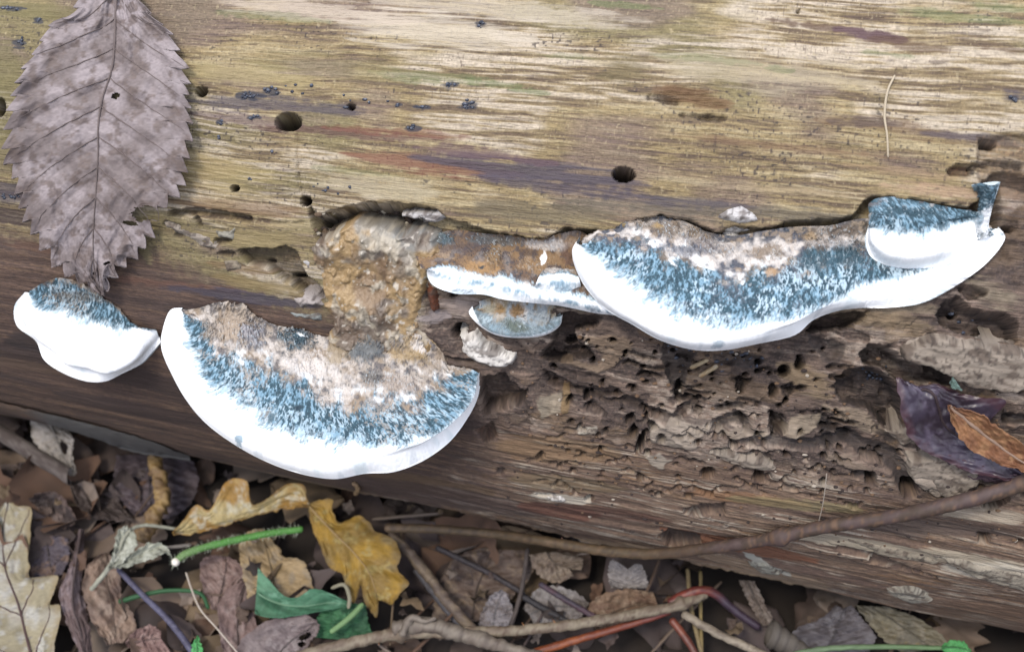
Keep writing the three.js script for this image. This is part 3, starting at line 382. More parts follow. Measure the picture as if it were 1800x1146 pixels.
// rows run from the wood to the rim (pixels + height in mm); ends: row indices where blue and white begin
function bracket(root, rows, F, o) {
  const n = o.n, mPer = o.per, R = rows.map(r => resample(r.map(p => [p[0], p[1], p[2] ?? r.h]), n)), K = rows.length, m = (K - 1) * mPer + 1, under = 14, G = [], Q = [], sd = o.seed;
  for (let j = 0; j < m; j++) for (let i = 0; i < n; i++) {
    const v = j / mPer, k = Math.min(K - 2, Math.floor(v)), t = v - k, a = R[Math.max(k - 1, 0)][i], b = R[k][i], c = R[k + 1][i], d = R[Math.min(k + 2, K - 1)][i];
    const cr = (a, b, c, d) => 0.5 * (2 * b + (c - a) * t + (2 * a - 5 * b + 4 * c - d) * t * t + (3 * b - a - 3 * c + d) * t * t * t);
    const p = F(o.smooth ? cr(a.x, b.x, c.x, d.x) : cr(a.x, b.x, c.x, d.x), cr(a.y, b.y, c.y, d.y), cr(a.z, b.z, c.z, d.z)); G.push(p); Q.push(F.q(p));
  }
  // along and across in mm
  const X = new Float32Array(n * m), Yv = new Float32Array(n * m);
  for (let j = 0; j < m; j++) for (let i = 1; i < n; i++) X[j * n + i] = X[j * n + i - 1] + G[j * n + i].distanceTo(G[j * n + i - 1]) * 1000;
  for (let j = 1; j < m; j++) for (let i = 0; i < n; i++) Yv[j * n + i] = Yv[(j - 1) * n + i] + G[j * n + i].distanceTo(G[(j - 1) * n + i]) * 1000;
  const mid = Math.floor(m * 0.6) * n, XU = i => X[mid + i];
  const zone = (v, x, y, i) => { const e = Math.min(i, n - 1 - i) / n, nz = fbm(x * 0.22 + sd, y * 0.22, 3) - 0.5, st = vn(x * 1.9 + sd, y * 0.75) * 0.6 + vn(x * 3.1, y * 2.2) * 0.4 - 0.5; return { blue: ss(-0.24, 0.34, v - o.blue + nz * 1.2 + st * 0.5), wide: ss(0.0, 0.55, v - o.white + nz * 0.7 + st * 0.3), white: ss(-0.26, 0.40, v - o.white + nz * 0.6 + st * 0.55 + (o.endWhite ?? 0) * (1 - ss(0, 0.04, e))) }; };
  const blobs = (o.blobs ?? []).map(b => { const p = F.q(F(b[0], b[1], 3)), p2 = F.q(F(b[0] + 1, b[1], 3)), p3 = F.q(F(b[0], b[1] + 1, 3)); return { x: p[0], y: p[1], rx: b[2] * Math.abs(p2[0] - p[0]), ry: b[3] * Math.abs(p3[1] - p[1]), c: b[4], a: b[5] ?? 0.8, rough: b[6] ?? 0, lift: b[7] ?? 0 }; });
  const inBlob = (b, q) => { const dx = (q[0] - b.x) / b.rx, dy = (q[1] - b.y) / b.ry; return 1 - Math.sqrt(dx * dx + dy * dy) + 1.1 * (fbm(q[0] * 0.35 + b.x, q[1] * 0.35 + b.y, 3) - 0.5); };
  const lookup = (x, y, v, i, q) => {
    const z = zone(v, x, y, i), w1 = fbm(x * 0.95 + sd * 3, y * 0.5, 3), w2 = fbm(x * 1.9, y * 1.2 + sd, 2), w3 = fbm(q[0] * 0.5 + sd, q[1] * 0.5, 3), w4 = fbm(q[0] * 0.16 + 9, q[1] * 0.16 + sd, 3), w5 = vn(q[0] * 1.9, q[1] * 1.9);
    let tan = mix3(o.tan[0], o.tan[1], ss(0.35, 0.65, w4)); tan = mix3(tan, o.tan[2], 0.85 * ss(0.5, 0.66, w3)); tan = mix3(tan, CREAM, (o.cream ?? 0.6) * ss(0.54, 0.74, fbm(q[0] * 0.3 + 40, q[1] * 0.3, 3))); tan = mix3(tan, DEEP, 0.65 * ss(0.72, 0.86, w5) * ss(0.45, 0.6, w4));
    let blue = mix3(TEAL, SKYB, ss(0.40, 0.68, w1 * 0.55 + w2 * 0.45)); blue = mix3(blue, DEEP, 0.6 * ss(0.5, 0.75, 1 - w1 * 0.6 - w5 * 0.4)); blue = mix3(blue, ICE, 0.4 * ss(0.6, 0.85, w2 * 0.5 + w3 * 0.5)); blue = mix3(blue, o.tan[1], 0.5 * ss(0.56, 0.68, w4) * ss(0.4, 0.6, w5));
    let white = mix3(MARGIN, DUSK, 0.6 * ss(0.62, 0.74, fbm(q[0] * 0.12 + 4, q[1] * 0.12 + sd, 3))); white = mix3(white, SKYB, 0.22 * ss(0.74, 0.84, fbm(q[0] * 0.2, q[1] * 0.2 + sd + 7, 2)));
    const pale = ss(0.50, 0.62, fbm(x * 0.13 + 80 + sd, y * 0.2, 3) * 0.8 + w2 * 0.2) * (o.pale ?? 0.7);
    if (o.mist) blue = mix3(blue, o.mist, 0.55); blue = mix3(blue, ICE, 0.45 * pale * ss(0.40, 0.6, w2 * 0.5 + w1 * 0.5));
    const seam = (o.seam ?? 0) * ss(0.45, 0.0, Math.abs(v - o.blue + 0.28 + 0.9 * (fbm(x * 0.2 + 3, y * 0.25 + sd, 3) - 0.5))), seamMix = ss(0.30, 0.78, seam * 0.75 + 0.55 * (fbm(x * 0.5, y * 0.5, 3) - 0.3));
    tan = mix3(tan, CREAM, 0.85 * seamMix); blue = mix3(blue, MARGIN, 0.85 * seamMix);
    let c = mix3(tan, blue, z.blue), hz = lerp(lerp(0.9 * (w3 - 0.5) * 2.2 + 0.5 * (w5 - 0.5), 0.6 * (w1 - 0.5) + 0.35 * (w2 - 0.5) + 0.5 * (w3 - 0.5), z.blue), 1.0 * (fbm(q[0] * 0.09, q[1] * 0.09 + sd, 3) - 0.5) + 0.14 * (w5 - 0.5), z.white);
    c = mix3(c, mix3(mix3(ICE, SKYB, 0.35 * w2), white, z.wide), z.white); if (o.rim) c = mix3(c, SKYB, 0.95 * Math.exp(-(((v - o.rim) / 0.5) ** 2)) * ss(0.3, 0.7, w1 * 0.5 + w3 * 0.5));
    for (const b of blobs) { const e = inBlob(b, q); if (e > 0) { const s = ss(-0.05, 0.6, e + 0.5 * (w2 - 0.5) + 0.3 * (w5 - 0.5)); c = mix3(c, mix3(b.c, mix3([b.c[0] * 0.45, b.c[1] * 0.45, b.c[2] * 0.5], ICE, w2 > 0.6 ? 0.6 : 0), b.rough * ss(0.45, 0.7, w5 * 0.6 + w1 * 0.4)), b.a * s); hz += s * (b.lift + b.rough * 1.0 * (w5 + w2 - 1)); } }
    return { c, h: hz };
  };
  const tw = o.tw ?? 1024, th = o.th ?? 512, bil = (A, fi, fj) => { const i = Math.min(n - 2, Math.floor(fi)), j = Math.min(m - 2, Math.floor(fj)), u = fi - i, w = fj - j, k = j * n + i; return (A(k) * (1 - u) + A(k + 1) * u) * (1 - w) + (A(k + n) * (1 - u) + A(k + n + 1) * u) * w; };
  const map = colorTex(tw, th, (a, b) => { const fi = a / (tw - 1) * (n - 1), fj = b / (th - 1) * (m - 1), q = [bil(k => Q[k][0], fi, fj), bil(k => Q[k][1], fi, fj)]; return lookup(bil(k => X[mid + k % n], fi, Math.min(fj, m - 2)), bil(k => Yv[k], fi, fj), fj / mPer, fi, q).c; });
  gridGeo(G, n, m); const N0 = G.nor, D = G.map((p, k) => { const j = Math.floor(k / n), i = k % n; const fade = Math.min(1, (m - 1 - j) / 6 + 0.25); return p.clone().addScaledVector(N0[k], 0.001 * (o.amp ?? 1) * fade * lookup(XU(i), Yv[k], j / mPer, i, Q[k]).h); });
  const z2 = Math.round((o.white + 0.1) * mPer), z1 = Math.round(o.blue * mPer);
  const soft = new THREE.MeshStandardMaterial({ map, roughness: 0.8, bumpMap: crumbBump, bumpScale: 0.00005, side: THREE.DoubleSide }), felt = new THREE.MeshStandardMaterial({ map, roughness: 0.95, bumpMap: fuzzBump, bumpScale: 0.0004, side: THREE.DoubleSide });
  D.nor = null; const g0 = gridGeo(D, n, m, z2, m - 1);
  part('white_margin', g0, soft, root); if (z2 > z1) part('blue_felt', gridGeo(D, n, m, z1, z2), felt, root); if (z1 > 0) part('fawn_base', gridGeo(D, n, m, 0, z1), felt, root);
  const U = []; for (let j = 0; j <= under; j++) for (let i = 0; i < n; i++) { const a = D[(m - 1) * n + i], w = j / under, b = G[i].clone().sub(a); b.addScaledVector(F.N, -b.dot(F.N)); const p = a.clone().addScaledVector(b, w * 0.96); p.addScaledVector(F.N, -0.001 * ((o.thick ?? 5) * Math.sqrt(Math.min(1, w * 5)) - 3 * w)); U.push(p); }
  part('pore_surface', gridGeo(U, n, under + 1), new THREE.MeshStandardMaterial({ color: new THREE.Color().setRGB(...DUSK), roughness: 0.9, bumpMap: crumbBump, bumpScale: 0.0002, side: THREE.DoubleSide }), root);
}
const row = (h, ...p) => Object.assign(p, { h });
const crustC = ST(660, 500);
const bigFan = thing('bracket_fungus', 'largest half-round bracket at lower left with broad white rim and tan crust rising above it', 'bracket fungus');
const F1 = shelf(600, 578, -5, 14);
bracket(bigFan, [
  row(0, [316, 545], [350, 541], [385, 530], [425, 534], [462, 560], [495, 574], [525, 572], [560, 590], [610, 590], [660, 582], [710, 582], [745, 592], [772, 612], [788, 640], [812, 648]),
  row(5, [322, 552], [356, 575], [380, 615], [425, 640], [480, 650], [530, 668], [570, 700], [615, 716], [670, 712], [725, 704], [765, 684], [800, 658], [826, 648]),
  row(4, [322, 550], [330, 590], [352, 640], [376, 682], [430, 702], [475, 742], [540, 762], [600, 770], [680, 780], [742, 770], [792, 742], [830, 698], [840, 655]),
  row(0, [318, 545], [298, 590], [312, 650], [352, 712], [412, 762], [482, 800], [560, 820], [640, 812], [720, 792], [780, 754], [825, 704], [843, 654]),
  row(-8, [320, 541], [300, 544], [285, 580], [283, 612], [302, 660], [327, 704], [362, 745], [422, 788], [482, 818], [540, 836], [590, 842], [640, 833], [690, 830], [740, 812], [790, 777], [820, 738], [840, 698], [846, 652]),
], F1, { n: 520, per: 40, seed: 11, seam: 0.6, cream: 0.5, blue: 0.95, white: 2, endWhite: 0, tan: [FAWN, col(206, 194, 182), GREYF], thick: 4, tw: 1400, th: 700, blobs: [
  [415, 575, 50, 42, col(214, 194, 172), 0.9, 0.35, 1.2], [440, 590, 30, 30, col(196, 196, 204), 0.8, 0.9, 0.8], [520, 590, 34, 26, TEAL, 0.95, 0.8, 1.5], [530, 585, 9, 8, MARGIN, 0.9], [640, 615, 45, 26, col(120, 128, 132), 0.85, 0.1, 1.5], [720, 620, 40, 30, col(206, 176, 126), 0.8, 0.2, 1], [740, 610, 18, 12, CREAM, 0.9], [560, 640, 40, 30, CREAM, 0.85, 0.2], [690, 675, 60, 22, col(206, 190, 176), 0.85, 0.5], [655, 665, 26, 16, DEEP, 0.6, 1], [520, 650, 26, 16, CREAM, 0.7, 0.4], [590, 620, 26, 24, col(190, 168, 132), 0.7], [526, 720, 8, 6, DEEP, 0.9], [415, 764, 12, 6, SKYB, 0.8], [475, 738, 8, 14, TEAL, 0.8], [800, 640, 30, 8, CREAM, 0.5] ] });
const smallFan = thing('bracket_fungus', 'small thick white bracket at the far left with teal top under the leaf tip', 'bracket fungus');
bracket(smallFan, [
  row(2, [50, 512], [76, 496], [106, 488], [142, 498], [176, 520], [206, 541], [234, 570], [252, 578], [272, 579]),
  row(5, [52, 514], [66, 520], [100, 522], [145, 528], [185, 548], [212, 562], [238, 574], [256, 579], [273, 580]),
  row(4, [48, 514], [60, 540], [92, 552], [122, 562], [152, 570], [182, 586], [210, 586], [238, 580], [262, 580], [274, 582]),
  row(-2, [44, 514], [34, 540], [62, 588], [98, 614], [116, 632], [150, 641], [184, 652], [214, 644], [240, 628], [256, 610], [278, 592]),
  row(-9, [43, 514], [28, 540], [60, 594], [94, 622], [115, 640], [150, 648], [184, 658], [216, 650], [244, 632], [260, 616], [280, 596]),
  row(-14, [42, 514], [24, 538], [28, 572], [62, 600], [76, 632], [110, 656], [155, 671], [186, 670], [212, 658], [246, 640], [264, 622], [281, 602]),
], shelf(150, 545, -2, 22), { n: 260, per: 26, seed: 23, blue: 0.15, white: 1.7, tan: [col(150, 130, 110), col(170, 150, 130), GREYF], thick: 3, blobs: [[130, 520, 60, 14, col(150, 136, 120), 0.6, 0.6]] });
const midShelf = thing('bracket_fungus', 'long thin brown shelf with pale blue rim between the two large brackets', 'bracket fungus');
const F3 = shelf(880, 440, -5, 8);
bracket(midShelf, [
  row(0, [730, 450], [752, 418], [800, 404], [850, 410], [900, 414], [950, 420], [985, 410], [1020, 406], [1050, 430]),
  row(2, [740, 470], [770, 455], [820, 450], [870, 455], [920, 462], [970, 470], [1020, 480], [1060, 510]),
  row(2, [748, 474], [780, 468], [820, 474], [860, 484], [900, 490], [945, 502], [1000, 516], [1040, 524], [1075, 540]),
  row(0, [750, 476], [775, 484], [820, 494], [860, 500], [905, 512], [955, 524], [1005, 532], [1045, 542], [1082, 552]),
  row(-4, [749, 478], [760, 500], [800, 516], [850, 518], [882, 526], [930, 532], [980, 537], [1012, 543], [1050, 551], [1086, 554]),
], F3, { n: 320, per: 24, seed: 37, cream: 0.15, rim: 3.0, blue: 1.9, white: 1.95, tan: [col(168, 136, 100), col(134, 110, 92), col(104, 94, 94)], thick: 3, amp: 0.8, blobs: [[840, 468, 44, 15, col(206, 164, 112), 0.85], [846, 468, 7, 4, DEEP, 0.9], [940, 465, 36, 22, col(186, 152, 112), 0.8, 0.3], [870, 450, 18, 26, col(180, 150, 110), 0.6, 0.6, 1], [960, 430, 50, 10, CREAM, 0.7, 0.5], [800, 430, 40, 20, col(104, 92, 92), 0.7], [770, 415, 40, 12, col(110, 140, 150), 0.7, 0.8, 1], [870, 420, 50, 10, col(120, 126, 128), 0.7, 0.6], [955, 455, 6, 18, MARGIN, 0.8], [925, 498, 10, 6, CREAM, 0.8], [820, 498, 50, 6, SKYB, 0.6, 0.5], [900, 514, 50, 6, SKYB, 0.7, 0.5], [1000, 534, 50, 6, SKYB, 0.7, 0.5], [1040, 538, 30, 10, col(140, 160, 178), 0.7, 0.3], [930, 440, 20, 8, col(90, 74, 70), 0.6], [1000, 450, 20, 26, col(140, 104, 80), 0.7]] });
bracket(midShelf, [
  row(4, [954, 474], [970, 470], [990, 472], [1010, 474]), row(6, [948, 484], [972, 480], [995, 480], [1016, 484]), row(5, [942, 500], [972, 496], [1000, 496], [1020, 496]), row(0, [938, 506], [965, 518], [1000, 521], [1022, 508]),
], F3, { n: 90, per: 14, seed: 41, rim: 2.1, blue: 0.8, white: 1.0, tan: [col(180, 150, 116), CREAM, FAWN], thick: 2, tw: 256, th: 128, blobs: [[988, 506, 26, 7, SKYB, 0.75, 0.4]] });
const tinyFan = thing('bracket_fungus', 'smallest fan-shaped bracket tucked under the long shelf, mottled grey and tan', 'bracket fungus');
bracket(tinyFan, [
  row(2, [842, 530], [880, 518], [930, 522], [968, 534], [984, 546]), row(2, [842, 540], [872, 545], [915, 550], [958, 552], [978, 556]), row(1, [836, 544], [858, 572], [910, 582], [955, 576], [984, 556]), row(0, [832, 545], [846, 572], [874, 587], [918, 591], [958, 585], [984, 568], [987, 554]), row(-3.4, [830, 538], [824, 549], [842, 572], [872, 589], [920, 594], [960, 588], [985, 571], [989, 552]),
], shelf(910, 528, -6, 20, 2.5), { n: 200, per: 22, seed: 53, mist: col(190, 206, 212), blue: 1.4, white: 2.8, amp: 0.6, endWhite: 0.8, pale: 1, tan: [col(196, 178, 148), col(206, 218, 226), col(176, 150, 112)], thick: 3, tw: 512, th: 256, blobs: [[878, 542, 16, 14, col(190, 150, 96), 0.85], [908, 546, 16, 12, col(176, 136, 86), 0.85], [955, 555, 26, 18, col(196, 212, 222), 0.8], [900, 570, 34, 12, col(120, 130, 110), 0.7, 0.7], [862, 540, 14, 10, col(206, 196, 170), 0.8]] });
const rightFan = thing('bracket_fungus', 'largest bracket at right, its white rim sweeping up to a point beside crumbled wood', 'bracket fungus');
const F5 = shelf(1330, 420, -5, 14, 2.6);
bracket(rightFan, [
  row(0, [1020, 424], [1042, 408], [1075, 402], [1112, 387], [1152, 380], [1200, 388], [1246, 408], [1292, 414], [1340, 406], [1400, 398], [1460, 396], [1520, 384], [1600, 396], [1690, 398], [1742, 396]),
  row(4, [1024, 428], [1065, 420], [1110, 432], [1150, 446], [1200, 468], [1250, 482], [1300, 492], [1350, 490], [1400, 470], [1450, 452], [1500, 444], [1560, 462], [1640, 446], [1700, 420], [1746, 402]),
  row(4, [1022, 430], [1056, 452], [1100, 482], [1130, 506], [1180, 536], [1230, 560], [1300, 570], [1352, 562], [1410, 552], [1450, 530], [1500, 506], [1570, 486], [1640, 466], [1700, 438], [1750, 402]),
  row(0, [1014, 426], [1016, 460], [1052, 512], [1100, 550], [1160, 584], [1230, 602], [1300, 600], [1380, 578], [1430, 552], [1500, 532], [1580, 518], [1660, 484], [1720, 442], [1756, 402]),
  row(-8, [1020, 415], [1006, 440], [1020, 490], [1060, 540], [1110, 570], [1160, 598], [1220, 615], [1270, 616], [1330, 605], [1400, 588], [1432, 562], [1490, 543], [1560, 541], [1620, 533], [1680, 503], [1740, 458], [1768, 416], [1756, 399]),
], F5, { n: 640, per: 36, seed: 67, seam: 0.8, blue: 0.85, white: 2, pale: 1, cream: 0.35, tan: [col(140, 128, 116), col(112, 114, 124), FAWN], thick: 4, tw: 1500, th: 600, blobs: [[1180, 400, 60, 16, col(150, 132, 112), 0.8, 0.7, 1], [1160, 396, 14, 8, col(206, 174, 120), 0.8], [1240, 430, 60, 20, col(140, 128, 124), 0.7, 0.6, 0.8], [1200, 440, 50, 14, col(110, 124, 146), 0.6, 0.7], [1350, 440, 40, 20, col(168, 146, 122), 0.8, 0.5], [1355, 478, 12, 10, col(206, 170, 130), 0.9], [1460, 430, 50, 20, col(150, 140, 134), 0.7, 0.7, 1], [1440, 460, 40, 26, TEAL, 0.85, 0.5], [1500, 455, 36, 24, TEAL, 0.85, 0.5], [1420, 415, 20, 10, col(206, 174, 130), 0.6], [1480, 405, 40, 12, col(140, 122, 104), 0.8, 0.5], [1670, 455, 12, 16, col(90, 130, 160), 0.8, 0.4], [1625, 462, 10, 5, col(90, 130, 160), 0.8], [1265, 598, 14, 5, SKYB, 0.6]] });
const capFan = thing('bracket_fungus', 'rounded white lobe with blue top sitting on the right end of the largest right bracket', 'bracket fungus');
const F6 = shelf(1620, 372, -2, 16);
bracket(capFan, [
  row(0, [1528, 392], [1530, 356], [1562, 346], [1620, 354], [1680, 366], [1722, 372]), row(3, [1529, 396], [1548, 380], [1582, 378], [1625, 382], [1675, 382], [1724, 376]), row(2, [1528, 400], [1554, 400], [1590, 410], [1632, 406], [1676, 392], [1730, 384, 0]), row(-1, [1527, 402], [1533, 426], [1566, 447], [1612, 452], [1666, 440], [1734, 398, -8]), row(-12, [1529, 394], [1523, 420], [1531, 450], [1561, 468], [1601, 473], [1648, 468, -13], [1704, 452, -14], [1740, 414, -15]),
], F6, { n: 240, per: 26, seed: 79, blue: 0.1, white: 1.95, tan: [TEAL, SKYB, GREYF], thick: 4, tw: 700, th: 400, blobs: [[1660, 390, 16, 20, TEAL, 0.7, 0.5], [1600, 372, 50, 12, TEAL, 0.7, 0.6]] });
bracket(capFan, [
  row(1, [1708, 326], [1722, 346], [1720, 366], [1712, 390], [1716, 424]), row(5, [1726, 322], [1731, 347], [1727, 370], [1722, 392], [1728, 420]), row(4, [1744, 326], [1743, 349], [1736, 373], [1732, 396], [1740, 416]), row(-1, [1760, 320], [1751, 348], [1743, 376], [1740, 400], [1750, 412]),
], shelf(1735, 370, -3, 60), { n: 120, per: 12, seed: 83, blue: 0, white: 2.8, tan: [TEAL, TEAL, SKYB], thick: 2, tw: 256, th: 128, blobs: [[1732, 335, 20, 16, TEAL, 0.8, 0.6], [1730, 396, 22, 34, MARGIN, 0.95], [1722, 388, 6, 14, SKYB, 0.7, 0.5]] });
// tan crust climbing the wood above the biggest bracket
const crustMat = VC({ roughness: 0.55, bumpMap: crumbBump, bumpScale: 0.0003 });
part('tan_crust', patchGeo([[560, 420], [585, 405], [620, 384], [660, 390], [700, 402], [740, 404], [770, 412], [776, 440], [752, 480], [745, 510], [738, 520], [734, 560], [742, 585], [770, 610], [788, 640], [740, 630], [640, 618], [600, 612], [574, 590], [590, 566], [572, 530], [566, 490], [552, 456], [545, 436]], (S, T) => { const [s0, t0] = crustC; return 2.0 - 0.02 * (T - t0) + 6.5 * (fbm(S * 0.07 + 3, T * 0.09, 3) - 0.5) + 1.7 * (fbm(S * 0.25, T * 0.25, 3) - 0.5) + 0.35 * (vn(S * 1.1, T * 1.1) - 0.5) + 1.0 * ss(0.62, 0.8, vn(S * 0.55 + 8, T * 0.4)); }, 2.2, (S, T) => {
  const a = fbm(S * 0.1 + 3, T * 0.1, 3), b = fbm(S * 0.28 + 9, T * 0.28, 3), c = vn(S * 1.1, T * 1.1); let k = mix3(col(200, 168, 120), col(172, 144, 112), ss(0.4, 0.62, a)); k = mix3(k, col(140, 128, 118), 0.85 * ss(0.48, 0.6, fbm(S * 0.08 + 50, T * 0.12, 3))); k = mix3(k, col(176, 180, 176), 0.6 * ss(0.54, 0.66, fbm(S * 0.12 + 5, T * 0.12 + 50, 3)) * ss(10, -8, T - crustC[1] + 8));  k = mix3(k, col(218, 206, 184), 0.85 * ss(0.56, 0.68, b)); k = mix3(k, BROWNF, 0.4 * ss(0.58, 0.72, fbm(S * 0.2, T * 0.2 + 30, 3))); k = mix3(k, col(90, 70, 56), 0.35 * ss(0.74, 0.9, c)); return mix3(k, col(240, 230, 214), ss(0.83, 0.88, vn(S * 0.8 + 20, T * 0.8)) * 0.8); }, { step: 0.4, rough: 1.4 }), crustMat, bigFan);
// ---------------------------------------------------------------- leaves
const onGround = (x, y, h) => onLevel(x, y, GROUND + h / 1000);
const leafMat = VC({ roughness: 0.75, bumpMap: crumbBump, bumpScale: 0.00008 });
function splitRow(P, n) { return resample(P, n); }
// a leaf between two edges: left, middle, right rows run from stalk to tip; pixels + height in mm
function leafNet(left, mid, right, F, o) {
  const n = o.n ?? 110, half = o.half ?? 16, m = half * 2 + 1, A = splitRow(left, n), M = splitRow(mid, n), B = splitRow(right, n), G = [], C = [], sd = o.seed ?? 1, Lp = o.size ?? 60;
  const saw = x => { const f = x - Math.floor(x); return f < 0.78 ? f / 0.78 : (1 - f) / 0.22; };
  for (let j = 0; j < m; j++) for (let i = 0; i < n; i++) {
    const s = (j - half) / half, E = s < 0 ? A[i] : B[i], w = Math.abs(s), u = i / (n - 1), q = M[i];
    let x = lerp(q.x, E.x, w), y = lerp(q.y, E.y, w), h = lerp(q.z, E.z, w);
    if (o.teeth) { const k = s < 0 ? 0 : 5, t = o.teeth * (0.6 + 0.8 * vn(u * 23 + k, 4)) * (saw(u * o.nt + k + 0.6 * vn(u * 9, k)) - 0.3) * ss(0.55, 1, w) * ss(0, 0.04, 1 - u); const dx = E.x - q.x, dy = E.y - q.y, l = Math.hypot(dx, dy) + 1; x += dx / l * t; y += dy / l * t + (o.tipward ?? 0) * t * 0.6; }
    const vein = Math.abs(((u - w * (o.vs ?? 0.14)) * (o.nv ?? 8)) % 1 - 0.5) * 2, ridge = ss(0.72, 1, vein) * (1 - 0.3 * w);
    { const rg = (o.rag ?? 4) * ss(0.6, 1, w) * 2 * (fbm(u * 26 + sd, s < 0 ? 3 : 9, 3) - 0.5), dx = E.x - q.x, dy = E.y - q.y, l = Math.hypot(dx, dy) + 1; x += dx / l * rg; y += dy / l * rg; h += (o.crumple ?? 0.9) * 2 * (fbm(u * 15 + sd * 3, s * 6 + sd, 3) - 0.5); }
    h += (o.pucker ?? 0.5) * (1 - vein) + (o.wave ?? 1.5) * 2 * (fbm(u * 5 + sd * 7, s * 2.2 + sd, 3) - 0.5) + (o.curl ?? 0) * w * w + (o.fold ?? 0) * w;
    G.push(F(x, y, h));
    const gp = G[G.length - 1], gx = gp.x * 1000 + sd * 13, gy = (gp.z - gp.y) * 800; const f1 = fbm(gx * 0.11, gy * 0.11, 3), f2 = vn(gx * 1.7, gy * 1.7), f3 = fbm(gx * 0.33, gy * 0.33 + 8, 4); let c = mix3(o.c[0], o.c[1], ss(0.35, 0.65, f1)); c = mix3(c, o.c[2], 0.75 * ss(0.52, 0.7, f3)); const g = 0.8 + 0.4 * f2; c = [c[0] * g, c[1] * g, c[2] * g]; if (o.lit !== 0 && F === onGround) c = c.map(q => q * 1.28); if (o.edge) c = mix3(c, o.edge, 0.75 * ss(0.7, 1.05, w + 0.6 * (f3 - 0.5))); if (o.spots) c = mix3(c, o.spots, 0.6 * ss(0.70, 0.84, vn(gx * 1.1, gy * 1.1) * 0.65 + f3 * 0.35)); c = mix3(c, o.vc ?? [c[0] * 0.6, c[1] * 0.6, c[2] * 0.6], 0.4 * ss(0.86, 1, vein) * (1 - 0.5 * w)); C.push(c);
  }
  const hol = o.holes ?? [], skip = hol.length ? (i, j) => { const u = (i + 0.5) / (n - 1), s = (j + 0.5 - half) / half; return hol.some(h => ((u - h[0]) / h[2]) ** 2 + ((s - h[1]) / h[3]) ** 2 < 1 + 0.8 * (vn(i * 0.4, j * 0.4) - 0.5)); } : null;
  const top = gridGeo(G, n, m, 0, m - 1, skip, null, C), th = o.thick ?? 0.0003, D = G.map((p, k) => p.clone().addScaledVector(G.nor[k], G.nor[k].dot(FW) > 0 ? th : -th)), bot = gridGeo(D, n, m, 0, m - 1, skip, null, C.map(c => [c[0] * 0.9, c[1] * 0.9, c[2] * 0.9])), rim = [];
  const strip = (ids) => { const P = [], K = []; for (const src of [G, D]) for (const k of ids) { P.push(src[k]); K.push(C[k]); } return gridGeo(P, ids.length, 2, 0, 1, null, null, K); };
  rim.push(strip(Array.from({ length: n }, (_, i) => i)), strip(Array.from({ length: n }, (_, i) => (m - 1) * n + i)), strip(Array.from({ length: m }, (_, j) => j * n)), strip(Array.from({ length: m }, (_, j) => j * n + n - 1)));
  return { geo: mergeGeometries([top, bot, ...rim]), G, n, m, half };
}
function leaf(name, label, category, left, mid, right, F, o = {}) {
  const r = leafNet(left, mid, right, F, o), L = thing(name, label, category, o.group); part('blade', r.geo, o.mat ?? leafMat, L);
  const ribs = []; for (let i = 2; i < r.n; i += 3) { const k = r.half * r.n + i; ribs.push(r.G[k].clone().addScaledVector(r.G.nor[k], (r.G.nor[k].dot(FW) > 0 ? -1 : 1) * 0.0002)); }
  const mc = o.mid ?? [o.c[0][0] * 0.6, o.c[0][1] * 0.6, o.c[0][2] * 0.6], w = o.midw ?? 0.0006;
  if (!o.noMid) part('midrib', tube(ribs, u => w * (1 - 0.75 * u), { color: () => mc, sides: 7, step: 0.002 }), leafMat, L);
  for (let k = 1; k <= (o.veins ?? 0); k++) for (const sgn of [-1, 1]) { const P = [], u0 = (k - 0.3) / (o.veins + 1); for (let t = 0; t <= 1.001; t += 0.09) { const j = Math.round(r.half + sgn * t * r.half * 0.96), i = Math.min(r.n - 1, Math.round((u0 + (o.vs ?? 0.14) * t) * (r.n - 1))), q = j * r.n + i; P.push(r.G[q].clone().addScaledVector(r.G.nor[q], (r.G.nor[q].dot(FW) > 0 ? -1 : 1) * 0.00012)); } part('vein', tube(P, u => w * 0.55 * (1 - 0.7 * u), { color: () => mc, sides: 5, step: 0.003 }), leafMat, L); }
  return L;
}
